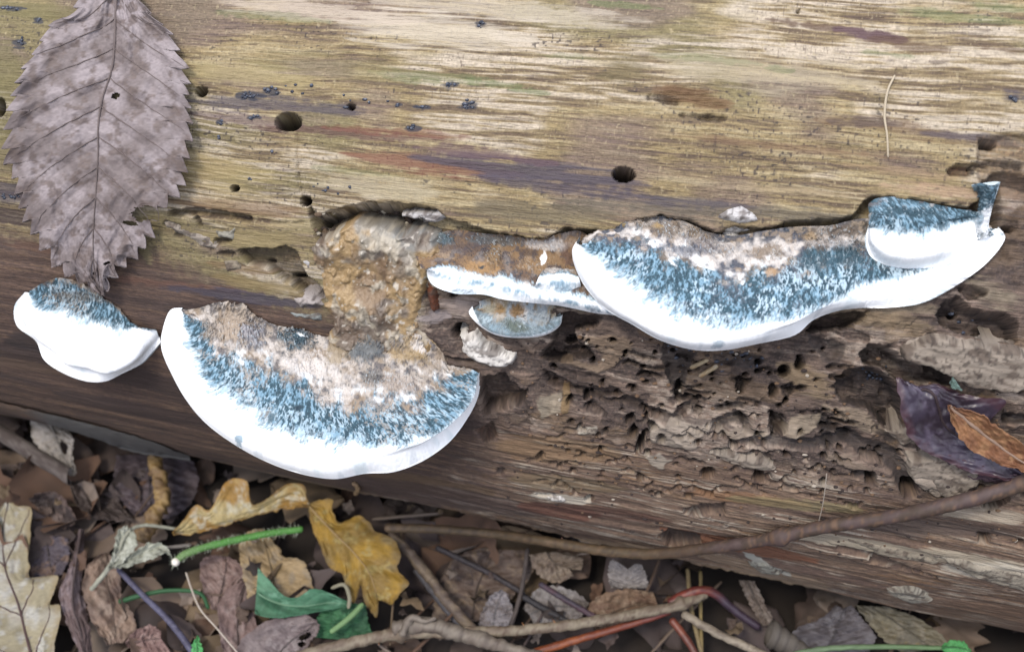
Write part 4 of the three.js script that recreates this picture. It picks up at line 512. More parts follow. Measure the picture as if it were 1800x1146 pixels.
// the big toothed leaf lying on the log
const onShell = (x, y, h) => onLog(x, y, 2.2 + h);
const bigLeaf = leaf('dead_leaf', 'large grey-purple toothed dead leaf lying on the pale wood at upper left', 'leaf',
  [[196, -60, 3], [150, -30, 3], [128, 22, 4], [92, 40, 3], [74, 72, 2], [48, 112, 2], [36, 138, 3], [24, 178, 3], [17, 216, 2], [14, 250, 3], [20, 290, 2], [33, 330, 2], [48, 380, 2], [66, 415, 3], [88, 446, 2], [112, 474, 3], [134, 486, 2], [152, 496, 2], [174, 518, 3]],
  [[206, -60, 2], [204, -20, 1.5], [202, 40, 1], [200, 90, 1], [194, 130, 1.5], [180, 170, 2], [172, 220, 1.5], [172, 265, 1.5], [169, 320, 1.5], [165, 380, 2], [163, 440, 2], [168, 490, 3], [178, 520, 3.5]],
  [[214, -60, 3], [236, -20, 4], [260, 24, 5], [286, 48, 4], [302, 80, 3], [316, 112, 3], [323, 150, 4], [326, 190, 3], [328, 222, 4], [326, 254, 3], [322, 288, 4], [312, 322, 3], [296, 348, 4], [276, 368, 3], [262, 402, 2], [248, 430, 3], [224, 454, 2], [200, 468, 3], [190, 486, 3], [182, 520, 3]],
  onShell, { rag: 3, crumple: 1.5, n: 620, half: 40, teeth: 17, nt: 25, tipward: 1, c: [col(146, 132, 130), col(182, 169, 170), col(122, 104, 96)], spots: col(108, 94, 96), vc: col(112, 98, 98), nv: 11, vs: 0.15, pucker: 0.9, wave: 2.6, curl: 0.6, veins: 10, mid: col(138, 122, 118), midw: 0.0005, seed: 4, holes: [[0.395, 0.15, 0.011, 0.05], [0.735, 0.85, 0.024, 0.24], [0.765, 0.62, 0.006, 0.14], [0.93, -0.05, 0.006, 0.1], [0.90, 0.5, 0.008, 0.12]] });
{ const s = new THREE.SphereGeometry(1, 14, 10); s.scale(0.0008, 0.0015, 0.0006); const p = onShell(261, 252, 1.6); s.rotateZ(-0.5); s.rotateX(-0.8); s.translate(p.x, p.y, p.z); single('seed', s, new THREE.MeshStandardMaterial({ color: new THREE.Color().setRGB(0.5, 0.42, 0.3), roughness: 0.6 }), 'tiny cream seed resting on the large grey-purple leaf', 'seed'); }
// two leaves wedged in the crumbled wood at the right
leaf('dead_leaf', 'dark purple glossy folded leaf wedged in a hollow of the crumbled wood', 'leaf',
  [[1600, 682, 1], [1578, 664, 0], [1582, 700, 3], [1588, 740, 4], [1606, 776, 4], [1640, 800, 4], [1690, 824, 4], [1740, 838, 4], [1790, 846, 4]],
  [[1604, 682, -1], [1640, 690, 0], [1650, 715, 0], [1660, 745, -1], [1690, 770, -2], [1730, 790, -2], [1800, 830, 0]],
  [[1606, 681, -2], [1650, 676, -2], [1690, 692, -2], [1740, 700, -1], [1772, 704, 1], [1745, 735, -1], [1730, 755, -2], [1760, 790, -2], [1806, 820, -1]],
  (x, y, h) => onLog(x, y, h), { c: [col(84, 74, 92), col(62, 50, 62), col(104, 92, 112)], edge: col(90, 52, 56), wave: 1.6, pucker: 0.3, seed: 9, mat: VC({ roughness: 0.4 }), mid: col(70, 50, 54), size: 40 });
leaf('dead_leaf', 'orange-brown pointed leaf with pale midrib beside the dark purple one', 'leaf',
  [[1668, 712, 6], [1674, 740, 6], [1690, 772, 7], [1716, 796, 7], [1752, 814, 7], [1800, 828, 8], [1840, 836, 8]], [[1668, 712, 6], [1700, 738, 6], [1740, 770, 6], [1790, 806, 7], [1840, 834, 8]], [[1668, 712, 6], [1700, 722, 7], [1724, 728, 7], [1752, 748, 8], [1790, 774, 8], [1820, 800, 8], [1840, 832, 8]],
  (x, y, h) => onLog(x, y, h), { c: [col(176, 124, 82), col(150, 100, 66), col(192, 144, 100)], wave: 0.8, fold: 1.2, seed: 12, mid: col(190, 160, 140), midw: 0.0008, pucker: 0.3, vs: 0.2, nv: 9 });
{ const r = leafNet([[1640, 788, 1], [1700, 812, 1], [1760, 830, 1], [1790, 836, 1]], [[1640, 790, 0], [1700, 822, 0], [1750, 842, 0], [1790, 846, 0]], [[1640, 792, -1], [1690, 830, -1], [1740, 848, -1], [1790, 850, -1]], (x, y, h) => onLog(x, y, h + 1), { c: [col(120, 92, 104), col(98, 70, 84), col(140, 116, 124)], seed: 3, n: 50, half: 8 }); single('dead_leaf', r.geo, leafMat, 'narrow purple leaf edge showing under the orange-brown leaf', 'leaf'); }
{ const r = leafNet([[1672, 672, 2], [1676, 684, 2]], [[1674, 668, 2], [1684, 684, 2]], [[1676, 664, 2], [1694, 688, 2]], (x, y, h) => onLog(x, y, h), { c: [col(150, 180, 172), col(130, 160, 150), col(150, 180, 172)], n: 14, half: 4, wave: 0.2 }); single('leaf_scrap', r.geo, leafMat, 'pale green leaf scrap above the dark purple leaf', 'leaf scrap'); }
// ---- leaves on the ground under the log
const BR = [col(130, 106, 92), col(100, 80, 70), col(156, 132, 114)], DK = [col(88, 72, 66), col(64, 52, 50), col(116, 98, 90)], GY = [col(128, 118, 114), col(100, 92, 92), col(150, 142, 138)], TN = [col(160, 138, 104), col(140, 118, 90), col(176, 156, 124)], YL = [col(166, 130, 40), col(136, 108, 44), col(166, 148, 90)];
leaf('dead_leaf', 'pale mottled lobed oak leaf cut by the left edge, bottom left', 'leaf',
  [[72, 1230, 26], [-20, 1190, 28], [-70, 1100, 26], [-60, 1020, 24], [-40, 950, 24], [-12, 905, 26], [4, 884, 28]], [[76, 1230, 26], [52, 1146, 24], [30, 1060, 23], [8, 1000, 23], [4, 940, 24], [12, 884, 28]],
  [[84, 1230, 26], [92, 1150, 27], [96, 1118, 26], [106, 1085, 28], [104, 1064, 27], [86, 1062, 24], [94, 1038, 26], [102, 1012, 28], [72, 1015, 25], [55, 1018, 24], [49, 985, 24], [53, 930, 26], [52, 892, 28], [30, 890, 28], [20, 884, 28]],
  onGround, { n: 180, crumple: 0.4, c: [col(174, 168, 152), col(154, 144, 116), col(186, 184, 176)], edge: col(158, 134, 84), spots: col(120, 116, 120), mid: col(96, 68, 66), midw: 0.0007, vc: col(150, 130, 112), wave: 2, nv: 5, vs: 0.25, pucker: 0.5, seed: 5, veins: 3 });
const yl = leaf('dead_leaf', 'yellow-brown oak leaf folded over below the largest bracket', 'leaf',
  [[545, 884, 34], [582, 878, 38], [584, 902, 34], [600, 918, 32], [634, 905, 36], [656, 930, 34], [692, 950, 36], [706, 976, 34], [700, 1000, 30], [717, 1026, 33], [704, 1044, 30], [690, 1062, 30], [672, 1056, 28]], [[542, 888, 33], [580, 930, 33], [620, 970, 32], [650, 1010, 30], [664, 1056, 26]], [[540, 890, 32], [550, 930, 30], [562, 962, 27], [582, 1000, 24], [602, 1012, 25], [608, 1042, 22], [622, 1062, 24], [632, 1030, 26], [642, 1062, 22], [660, 1084, 22], [664, 1058, 25]],
  onGround, { n: 170, c: YL, edge: col(120, 96, 56), spots: col(130, 110, 70), mid: col(190, 160, 110), wave: 2.2, nv: 5, vs: 0.2, seed: 8, vc: col(196, 160, 96) });
{ const r = leafNet([[543, 884, 34], [528, 850, 40], [506, 852, 40], [490, 862, 38], [440, 886, 35], [432, 845, 42], [402, 842, 42], [366, 896, 36], [345, 888, 38], [318, 920, 35], [302, 936, 34]], [[542, 888, 33], [500, 878, 34], [440, 898, 33], [380, 915, 33], [302, 937, 33]], [[541, 890, 32], [500, 896, 31], [430, 912, 31], [380, 928, 31], [340, 938, 32], [304, 940, 33]], onGround, { n: 130, c: [col(190, 172, 122), col(164, 126, 58), col(206, 200, 178)], edge: col(186, 132, 36), wave: 1.6, nv: 4, seed: 17, vs: 0.1, spots: col(210, 204, 186) }); part('folded_lobe', r.geo, leafMat, yl); }
leaf('dead_leaf', 'smooth tan oak leaf behind the green leaf', 'leaf', [[436, 1060, 20], [424, 1000, 21], [420, 960, 22], [432, 938, 23], [450, 930, 22]], [[490, 1070, 19], [478, 1010, 20], [466, 960, 20], [455, 930, 22]], [[556, 1070, 19], [552, 1040, 19], [540, 1000, 20], [524, 982, 20], [500, 980, 20], [490, 964, 20], [474, 946, 21], [458, 930, 22]], onGround, { c: [col(174, 150, 112), col(160, 136, 98), col(150, 136, 116)], wave: 1, seed: 21, nv: 4 });
leaf('dead_leaf', 'dull rosy-brown leaf with pale specks left of the tan leaf', 'leaf', [[372, 1072, 18], [354, 1030, 19], [352, 990, 20], [366, 978, 20], [390, 978, 20]], [[380, 1072, 18], [390, 1030, 18], [396, 1000, 19], [396, 978, 20]], [[386, 1072, 18], [420, 1020, 18], [432, 1008, 18], [420, 990, 19], [402, 978, 20]], onGround, { c: [col(138, 112, 104), col(120, 96, 90), col(150, 128, 120)], wave: 1, seed: 22, nv: 4 });
leaf('dead_leaf', 'long rosy-brown leaf running down to the bottom edge left of the green leaf', 'leaf', [[440, 1008, 19], [405, 1032, 21], [384, 1058, 22], [384, 1100, 22], [392, 1146, 20], [400, 1190, 20]], [[440, 1008, 18], [424, 1050, 19], [416, 1100, 20], [424, 1190, 20]], [[442, 1008, 18], [450, 1040, 18], [448, 1080, 18], [456, 1130, 18], [460, 1190, 18]], onGround, { c: [col(134, 110, 104), col(116, 94, 92), col(148, 128, 122)], wave: 1.4, seed: 23, nv: 5, spots: col(150, 136, 130) });
leaf('dead_leaf', 'grey-brown leaf with a ragged dark hole at the bottom edge', 'leaf', [[410, 1200, 24], [414, 1140, 25], [440, 1110, 26], [470, 1092, 27], [510, 1086, 28], [545, 1084, 28], [556, 1092, 28]], [[480, 1200, 22], [490, 1150, 23], [520, 1120, 24], [558, 1096, 27]], [[560, 1200, 22], [548, 1160, 23], [540, 1136, 23], [556, 1116, 25], [561, 1098, 27]], onGround, { n: 120, half: 24, c: [col(132, 118, 116), col(112, 98, 98), col(150, 138, 136)], edge: col(120, 100, 96), wave: 1.8, seed: 24, nv: 5, curl: 2, holes: [[0.74, 0.42, 0.09, 0.3], [0.6, 0.62, 0.05, 0.22]] });
const gl = leaf('green_leaf', 'wilting green leaf with pale ribs curling in front of the tan leaf', 'leaf', [[453, 998, 32], [474, 1022, 31], [500, 1048, 29], [522, 1050, 28], [548, 1036, 33], [576, 1042, 32], [612, 1058, 26]], [[450, 1042, 29], [470, 1054, 27], [500, 1064, 26], [535, 1066, 27], [575, 1060, 27], [612, 1062, 26]], [[447, 1078, 34], [460, 1083, 34], [490, 1085, 33], [530, 1080, 31], [575, 1072, 29], [612, 1066, 26]], onGround, { crumple: 0.25, rag: 1, c: [col(84, 138, 106), col(66, 118, 88), col(110, 158, 130)], wave: 0.8, seed: 25, nv: 4, vs: 0.3, vc: col(130, 176, 140), mid: col(140, 184, 150), midw: 0.0005 });
{ const r = leafNet([[600, 1058, 26], [570, 1070, 26], [556, 1090, 25], [548, 1120, 22]], [[615, 1060, 26], [610, 1090, 23], [600, 1125, 20]], [[625, 1062, 26], [640, 1064, 25], [646, 1090, 22], [654, 1116, 19]], onGround, { c: [col(44, 104, 62), col(36, 86, 54), col(60, 120, 76)], wave: 1, seed: 26, nv: 4, n: 60 }); part('folded_blade', r.geo, leafMat, gl); part('leaf_stalk', tube([onGround(638, 1061, 30), onGround(615, 1085, 30), onGround(580, 1112, 29)], u => 0.0012, { color: () => col(140, 180, 120) }), leafMat, gl); part('leaf_stalk', tube([onGround(582, 1034, 28), onGround(604, 1028, 30), onGround(614, 1050, 30), onGround(612, 1070, 29)], u => 0.0009, { color: () => col(170, 164, 140) }), leafMat, gl); }
leaf('dead_leaf', 'long curled brown strap of leaf right of the pale oak leaf', 'leaf', [[136, 930, 20], [120, 1000, 25], [104, 1036, 27], [112, 1084, 27], [132, 1130, 26], [144, 1180, 26]], [[142, 930, 20], [130, 1010, 24], [126, 1060, 25], [140, 1110, 25], [155, 1180, 24]], [[148, 930, 20], [144, 1000, 22], [142, 1040, 22], [154, 1084, 23], [160, 1130, 23], [164, 1180, 23]], onGround, { c: [col(118, 98, 96), col(88, 70, 66), col(140, 124, 126)], wave: 1, fold: -2, seed: 27, nv: 3 });
leaf('dead_leaf', 'broad tan-brown crumpled leaf beneath the woolly stalk', 'leaf', [[186, 972, 22], [160, 985, 23], [144, 1020, 24], [150, 1060, 24], [166, 1100, 23], [188, 1134, 22]], [[188, 972, 22], [186, 1020, 21], [196, 1070, 20], [204, 1130, 20]], [[190, 972, 22], [210, 1000, 21], [212, 1040, 18], [232, 1078, 18], [238, 1108, 18], [216, 1130, 19]], onGround, { c: [col(140, 116, 98), col(116, 94, 82), col(154, 134, 118)], wave: 2.2, seed: 28, nv: 5, edge: col(100, 78, 68) });
leaf('dead_leaf', 'pinkish crinkled scrap of leaf near the bottom left', 'leaf', [[216, 1126, 20], [240, 1108, 23], [266, 1100, 24], [282, 1110, 24]], [[220, 1132, 18], [250, 1126, 19], [282, 1122, 20]], [[224, 1138, 18], [250, 1150, 17], [276, 1160, 18], [300, 1150, 18]], onGround, { c: [col(150, 120, 114), col(126, 98, 92), col(162, 136, 128)], wave: 2.4, seed: 29, n: 60 });
leaf('dead_leaf', 'dark crumpled leaf with lifted rim above the pale oak leaf', 'leaf', [[48, 876, 26], [70, 866, 28], [100, 868, 28], [120, 890, 26], [134, 914, 24]], [[54, 884, 20], [80, 884, 20], [104, 900, 19], [130, 918, 22]], [[60, 890, 18], [76, 910, 17], [90, 930, 17], [120, 926, 20], [130, 920, 22]], onGround, { c: DK, edge: col(110, 86, 78), wave: 2, seed: 30, n: 70 });
leaf('dead_leaf', 'dark bluish-brown leaf lying behind the pale oak leaf', 'leaf', [[56, 930, 17], [52, 970, 16], [54, 1014, 16], [80, 1016, 17]], [[80, 935, 17], [84, 975, 16], [92, 1014, 17]], [[96, 938, 18], [118, 950, 20], [120, 980, 19], [108, 1010, 18]], onGround, { c: [col(98, 84, 84), col(78, 70, 80), col(126, 100, 82)], wave: 2.4, seed: 31, n: 60 });
leaf('dead_leaf', 'dull dark grey leaf curled in an arc below the log, left', 'leaf', [[122, 850, 20], [130, 880, 22], [160, 905, 22], [200, 916, 21], [232, 916, 21]], [[130, 840, 16], [150, 868, 16], [180, 890, 16], [232, 914, 20]], [[150, 836, 15], [180, 850, 14], [204, 880, 14], [232, 912, 19]], onGround, { c: [col(100, 86, 80), col(72, 60, 56), col(122, 110, 106)], wave: 2, seed: 32, n: 70 });
leaf('dead_leaf', 'pale grey leaf with an oval hole close under the log, far left', 'leaf', [[52, 736, 36], [56, 770, 34], [90, 812, 30], [124, 836, 28]], [[88, 744, 36], [100, 775, 34], [112, 804, 30], [130, 836, 27]], [[118, 752, 36], [128, 775, 34], [126, 800, 31], [134, 830, 27]], onGround, { c: [col(168, 160, 152), col(146, 138, 130), col(130, 122, 112)], wave: 1, seed: 33, n: 60, half: 14, holes: [[0.45, 0.28, 0.13, 0.3]] });
{ const P = [], C = [], n = 70, m = 20; for (let j = 0; j < m; j++) for (let i = 0; i < n; i++) { const u = i / (n - 1), a = (j / (m - 1) - 0.5) * 4.6, cx = lerp(-30, 122, u), cy = lerp(742, 838, u), b = onGround(cx, cy, 34 - 6 * u), r = 0.0042 * (1 + 0.25 * (fbm(u * 6, a, 2) - 0.5)); const e = (j === 0 || j === m - 1) ? 0.8 : 1; P.push(b.clone().addScaledVector(UP, r * e * Math.sin(a)).addScaledVector(FW, -r * e * Math.cos(a))); C.push(mix3(col(146, 134, 128), col(112, 98, 92), ss(0.35, 0.65, fbm(u * 14, a * 3, 3)))); } single('curled_bark', gridGeo(P, n, m, 0, m - 1, null, null, C), woodPiece, 'pale grey half-rolled strip of bark at the left edge under the log', 'bark strip'); }
leaf('dead_leaf', 'dark plum-coloured leaf in the shade behind the knobbly stick', 'leaf', [[204, 800, 14], [200, 840, 14], [214, 880, 14], [240, 910, 14]], [[262, 800, 12], [262, 850, 12], [266, 912, 12]], [[340, 812, 14], [348, 850, 14], [330, 890, 14], [296, 912, 14]], onGround, { c: [col(86, 74, 80), col(68, 58, 64), col(100, 86, 92)], wave: 2, seed: 34, n: 60 });
leaf('dead_leaf', 'small pale two-pointed leaf scrap standing under the log at mid frame', 'leaf', [[1074, 1034, 20], [1070, 1010, 26], [1072, 990, 32], [1078, 984, 34]], [[1105, 1034, 20], [1104, 1012, 26], [1104, 1000, 29]], [[1140, 1034, 20], [1136, 1010, 26], [1126, 992, 32], [1120, 990, 33]], onGround, { c: [col(168, 160, 156), col(150, 142, 138), col(140, 134, 134)], wave: 0.8, seed: 35, n: 40, noMid: true });
leaf('dead_leaf', 'crumpled orange-brown leaf above the thorny twig', 'leaf', [[1030, 1090, 20], [1040, 1060, 24], [1070, 1042, 27], [1110, 1036, 27], [1150, 1044, 25]], [[1040, 1098, 17], [1080, 1076, 21], [1110, 1066, 20], [1156, 1062, 22]], [[1050, 1108, 16], [1090, 1104, 18], [1130, 1090, 20], [1160, 1080, 22]], onGround, { c: [col(136, 110, 88), col(116, 88, 70), col(150, 128, 106)], wave: 3, seed: 36, n: 90 });
leaf('dead_leaf', 'pale grey leaf with dark blotches left of the crumpled orange-brown leaf', 'leaf', [[920, 1070, 16], [940, 1040, 19], [970, 1030, 20], [1010, 1040, 20], [1036, 1060, 20]], [[930, 1080, 15], [970, 1066, 17], [1030, 1070, 18]], [[940, 1100, 14], [980, 1098, 15], [1020, 1090, 17]], onGround, { c: [col(150, 144, 142), col(124, 116, 114), col(108, 98, 92)], spots: col(70, 62, 60), wave: 1.4, seed: 38, n: 70 });
leaf('dead_leaf', 'whitish-grey leaf end beside the dark stem, lower middle', 'leaf', [[842, 1104, 14], [846, 1080, 17], [862, 1050, 20], [880, 1036, 21]], [[866, 1106, 14], [872, 1070, 17], [884, 1038, 20]], [[892, 1104, 14], [902, 1074, 16], [892, 1044, 19]], onGround, { c: [col(158, 152, 156), col(136, 130, 132), col(112, 100, 96)], wave: 1, seed: 39, n: 60 });
leaf('dead_leaf', 'dark brown blotched leaf spread below the log, middle', 'leaf', [[760, 1090, 12], [770, 1030, 13], [800, 980, 16], [850, 962, 18]], [[830, 1092, 12], [840, 1030, 14], [872, 966, 17]], [[850, 1092, 12], [900, 1050, 14], [940, 1000, 16], [930, 968, 18]], onGround, { c: [col(104, 86, 76), col(82, 68, 62), col(140, 120, 100)], spots: col(50, 42, 42), wave: 3, seed: 40, n: 80 });
leaf('dead_leaf', 'mottled beige leaf hanging just under the log edge, middle right', 'leaf', [[930, 975, 26], [946, 1010, 22], [980, 1024, 20], [1010, 1012, 22]], [[960, 970, 27], [975, 990, 24], [1000, 1000, 23]], [[1000, 972, 27], [1026, 985, 25], [1020, 1002, 23]], onGround, { c: [col(142, 124, 106), col(112, 96, 84), col(160, 144, 126)], wave: 2, seed: 42, n: 50 });
leaf('dead_leaf', 'dark blue-grey leaf in the shadow under the log, lower right', 'leaf', [[1380, 1146, 20], [1400, 1106, 22], [1440, 1090, 22], [1470, 1064, 24]], [[1450, 1150, 18], [1470, 1110, 20], [1484, 1070, 24]], [[1530, 1146, 20], [1540, 1120, 22], [1520, 1090, 24], [1496, 1064, 26]], onGround, { c: [col(98, 92, 96), col(76, 70, 74), col(112, 108, 112)], wave: 2, seed: 43, n: 60 });
leaf('dead_leaf', 'olive-grey leaf beneath the log edge right of the blue-grey leaf', 'leaf', [[1506, 1064, 26], [1524, 1090, 24], [1560, 1130, 22], [1590, 1150, 22]], [[1530, 1066, 26], [1570, 1090, 24], [1640, 1140, 22]], [[1560, 1066, 28], [1620, 1090, 26], [1660, 1120, 24], [1670, 1146, 22]], onGround, { c: [col(120, 112, 92), col(100, 94, 80), col(134, 126, 110)], spots: col(150, 130, 70), wave: 1.4, seed: 44, n: 60, nv: 6 });
leaf('dead_leaf', 'upright narrow grey-brown leaf in the dark gap at lower right', 'leaf', [[1300, 1020, 20], [1318, 1060, 18], [1340, 1100, 16]], [[1312, 1020, 20], [1332, 1060, 17], [1352, 1100, 16]], [[1326, 1022, 20], [1346, 1060, 18], [1362, 1096, 16]], onGround, { c: [col(136, 122, 112), col(112, 98, 90), col(150, 138, 130)], wave: 1, seed: 45, n: 40 });
leaf('young_leaf', 'small bright green leaf tip poking up at the bottom edge, left', 'leaf', [[332, 1175, 30], [336, 1140, 33], [345, 1118, 36]], [[345, 1175, 30], [346, 1140, 34], [346, 1117, 36]], [[362, 1175, 30], [355, 1140, 33], [347, 1118, 36]], onGround, { c: [col(90, 176, 100), col(70, 150, 86), col(110, 190, 116)], wave: 0.2, n: 30, half: 6, pucker: 0.1, fold: 1 });
leaf('young_leaf', 'bright green rounded leaflet at the bottom edge, right', 'leaf', [[1656, 1136, 34], [1672, 1126, 35], [1694, 1128, 35], [1708, 1142, 34]], [[1656, 1138, 34], [1680, 1138, 34], [1708, 1144, 34]], [[1656, 1140, 33], [1676, 1156, 33], [1700, 1158, 33], [1710, 1146, 34]], onGround, { c: [col(84, 164, 92), col(66, 140, 78), col(104, 176, 108)], wave: 0.2, n: 30, half: 6, pucker: 0.1 });
// ---------------------------------------------------------------- stems and twigs
const woodTone = (c0, c1, c2, f = 1) => (u, l, a) => { const s = fbm(l * 0.25 * f, Math.cos(a) * 2 + 5, 3), t = vn(l * 0.9 * f + 3, Math.sin(a) * 5 + a * 2); let c = mix3(c0, c1, ss(0.35, 0.65, s)); c = mix3(c, c2, 0.7 * ss(0.6, 0.82, t)); const g = 0.8 + 0.4 * vn(l * 3, a * 4); return [c[0] * g, c[1] * g, c[2] * g]; };
const twigMat = VC({ roughness: 0.7 }), mapP = (P, F) => P.map(p => F(p[0], p[1], p[2] ?? 0));
function twig(name, label, cat, P, F, r0, r1, tone, o = {}) { // radii in mm
  const pts = mapP(P, F), g = tube(pts, u => lerp(r0, r1, u) / 1000 * (1 + (o.nodes ?? []).reduce((s, q) => s + q[1] * Math.exp(-(((u - q[0]) / 0.012) ** 2)), 0)), { color: tone, lump: o.lump ?? 0.2, lf: o.lf, sides: o.sides ?? 14, seed: o.seed, n: o.n, step: 0.0008 });
  const t = thing(name, label, cat); part('stem', g, o.mat ?? twigMat, t); t.userData.curve = undefined; delete t.userData.curve; t.curvePts = new THREE.CatmullRomCurve3(pts, false, 'centripetal'); return t;
}
function thorn(t, u, len, dir, c) { const p = t.curvePts.getPointAt(u), q = p.clone().addScaledVector(RT, dir[0] * len).addScaledVector(UP, dir[1] * len).addScaledVector(FW, -0.3 * len), mid = p.clone().lerp(q, 0.5).addScaledVector(RT, dir[1] * len * 0.12); part('thorn', tube([p, mid, q], v => len * 0.14 * (1 - v) + 0.00005, { color: () => c, n: 10, sides: 7 }), twigMat, t); }
const br = twig('bramble_stem', 'long brown bramble stem crossing the lower right of the log', 'stem', [[1850, 828, 5], [1780, 856, 5], [1650, 892, 6], [1560, 910, 5], [1450, 926, 4], [1350, 948, 4], [1250, 963, 4], [1150, 974, 5], [1060, 968, 6], [960, 952, 6], [860, 938, 6], [760, 930, 5], [676, 928, 3]], (x, y, h) => onLog(x, y, h), 2.7, 2.0, (u, l, a) => { const c = woodTone(col(104, 84, 80), col(92, 74, 62), col(140, 108, 84))(u, l, a), m = woodTone(col(100, 82, 56), col(120, 96, 70), col(84, 66, 52))(u, l, a); return mix3(c, m, ss(0.4, 0.62, u)); }, { nodes: [[0.345, 0.5]], lump: 0.16 });
for (const u of [0.71, 0.79, 0.86, 0.93]) thorn(br, u, 0.0032, [0.2, 1], col(140, 100, 80));
const tt = twig('thorny_twig', 'pale grey thorny twig along the bottom edge, middle', 'twig', [[520, 1156, 27], [620, 1130, 28], [700, 1114, 29], [780, 1112, 30], [900, 1109, 31], [1000, 1099, 31], [1100, 1083, 31], [1180, 1067, 31], [1215, 1056, 31], [1242, 1042, 31]], onGround, 2.6, 2.2, woodTone(col(160, 146, 124), col(134, 116, 98), col(110, 88, 72)), { lump: 0.3, nodes: [[0.25, 0.6], [0.93, 0.5]] });
for (const [u, d] of [[0.545, [-0.3, 1]], [0.62, [-0.4, 1]], [0.2, [0, -1]], [0.26, [0.1, -1]], [0.24, [0.2, 1]]]) thorn(tt, u, 0.0036, d, col(190, 130, 80));
twig('broken_twig', 'thick broken grey stub crossing the thorny twig at bottom', 'twig', [[690, 1106, 31], [742, 1098, 33], [800, 1112, 32], [868, 1132, 31], [960, 1162, 30]], onGround, 3.6, 2.8, woodTone(col(150, 138, 124), col(128, 114, 102), col(104, 90, 82)), { lump: 0.4, seed: 3 });
twig('twig_spur', 'short split spur rising from the broken grey stub', 'twig', [[706, 1118, 33], [716, 1096, 36], [724, 1086, 38], [748, 1092, 37], [766, 1086, 38]], onGround, 2.2, 0.8, woodTone(col(150, 138, 124), col(128, 114, 102), col(104, 90, 82)), { lump: 0.5, seed: 4 });
twig('bare_twig', 'grey-brown twig slanting down from the log to the stub', 'twig', [[684, 938, 26], [736, 992, 24], [786, 1056, 23], [834, 1112, 22]], onGround, 2.4, 2.4, woodTone(col(140, 122, 102), col(116, 100, 90), col(96, 80, 70)), { lump: 0.3, seed: 5 });
twig('bare_twig', 'dark slate twig lying along the slanting grey-brown twig', 'twig', [[730, 1000, 20], [778, 1062, 19], [822, 1116, 18]], onGround, 1.8, 1.6, woodTone(col(92, 90, 98), col(76, 72, 78), col(108, 104, 108)), { seed: 6 });
twig('cane_stem', 'glossy orange stem slanting along the bottom edge', 'stem', [[900, 1160, 24], [1010, 1126, 25], [1080, 1106, 26], [1140, 1088, 27], [1180, 1074, 28]], onGround, 1.9, 1.4, (u, l, a) => mix3(woodTone(col(184, 104, 50), col(150, 80, 40), col(120, 70, 50))(u, l, a), col(126, 58, 48), u), { lump: 0.16, mat: VC({ roughness: 0.5 }) });
twig('cane_stem', 'arched dark red stem at the end of the thorny twig', 'stem', [[1176, 1062, 29], [1200, 1048, 31], [1232, 1038, 33], [1254, 1042, 31], [1290, 1072, 24], [1336, 1104, 18]], onGround, 2.2, 1.7, (u, l, a) => mix3(woodTone(col(146, 66, 52), col(116, 52, 46), col(166, 96, 70))(u, l, a), col(80, 64, 80), ss(0.3, 0.6, u)), { lump: 0.16, mat: VC({ roughness: 0.5 }) });
twig('cane_stem', 'reddish-brown stem dropping from the twig joint to the bottom', 'stem', [[1180, 1088, 28], [1206, 1122, 27], [1232, 1166, 26]], onGround, 1.7, 1.6, (u, l, a) => mix3(woodTone(col(160, 86, 60), col(130, 66, 50), col(104, 62, 52))(u, l, a), col(104, 62, 54), u), { lump: 0.14, mat: VC({ roughness: 0.5 }) });
twig('pale_twig', 'pale fibrous twig running to the lower right from the joint', 'twig', [[1200, 1078, 29], [1258, 1112, 29], [1320, 1140, 28], [1372, 1170, 28]], onGround, 1.8, 2.0, woodTone(col(178, 164, 144), col(150, 136, 118), col(120, 104, 92)), { lump: 0.3, seed: 8 });
twig('dry_straw', 'upright pale straw under the log, left one of a pair', 'straw', [[1209, 1000, 22], [1214, 1060, 20], [1236, 1160, 18]], onGround, 1.0, 1.0, woodTone(col(176, 156, 112), col(150, 130, 96), col(130, 110, 84)), { seed: 9 });
twig('dry_straw', 'upright pale straw under the log, right one of a pair', 'straw', [[1232, 1004, 22], [1232, 1070, 20], [1234, 1150, 18]], onGround, 0.8, 0.8, woodTone(col(176, 156, 100), col(150, 130, 90), col(130, 110, 84)), { seed: 10 });
twig('dark_stem', 'blackish stem lying across the dark brown leaf', 'stem', [[766, 962, 20], [860, 1008, 18], [922, 1044, 18]], onGround, 1.4, 1.2, woodTone(col(66, 58, 64), col(52, 46, 50), col(86, 78, 82)), { seed: 11 });
twig('dark_stem', 'short black stem in front of the pale blotched leaf', 'stem', [[918, 1048, 20], [960, 1072, 20], [1004, 1096, 20]], onGround, 1.5, 1.3, woodTone(col(48, 44, 50), col(40, 36, 42), col(66, 62, 66)), { seed: 12 });
twig('dark_stem', 'dark purple stem pointing at the crumpled orange-brown leaf', 'stem', [[948, 1026, 22], [1000, 1058, 22], [1064, 1096, 22]], onGround, 1.3, 1.3, woodTone(col(92, 64, 78), col(70, 60, 76), col(90, 80, 92)), { seed: 13 });
twig('dark_stem', 'thin dark upright stem below the log in the middle', 'stem', [[928, 964, 24], [916, 1040, 21], [896, 1108, 19]], onGround, 1.1, 1.0, woodTone(col(96, 84, 80), col(80, 70, 68), col(112, 100, 94)), { seed: 14 });
twig('knobbly_stick', 'lumpy ochre stick standing up to the log at left', 'stick', [[268, 800, 30], [276, 830, 29], [282, 862, 28], [284, 884, 28], [272, 904, 27], [258, 930, 26], [246, 952, 25]], onGround, 3.6, 3.4, woodTone(col(178, 146, 92), col(150, 120, 80), col(112, 84, 62)), { lump: 0.75, lf: 0.5, seed: 15 });
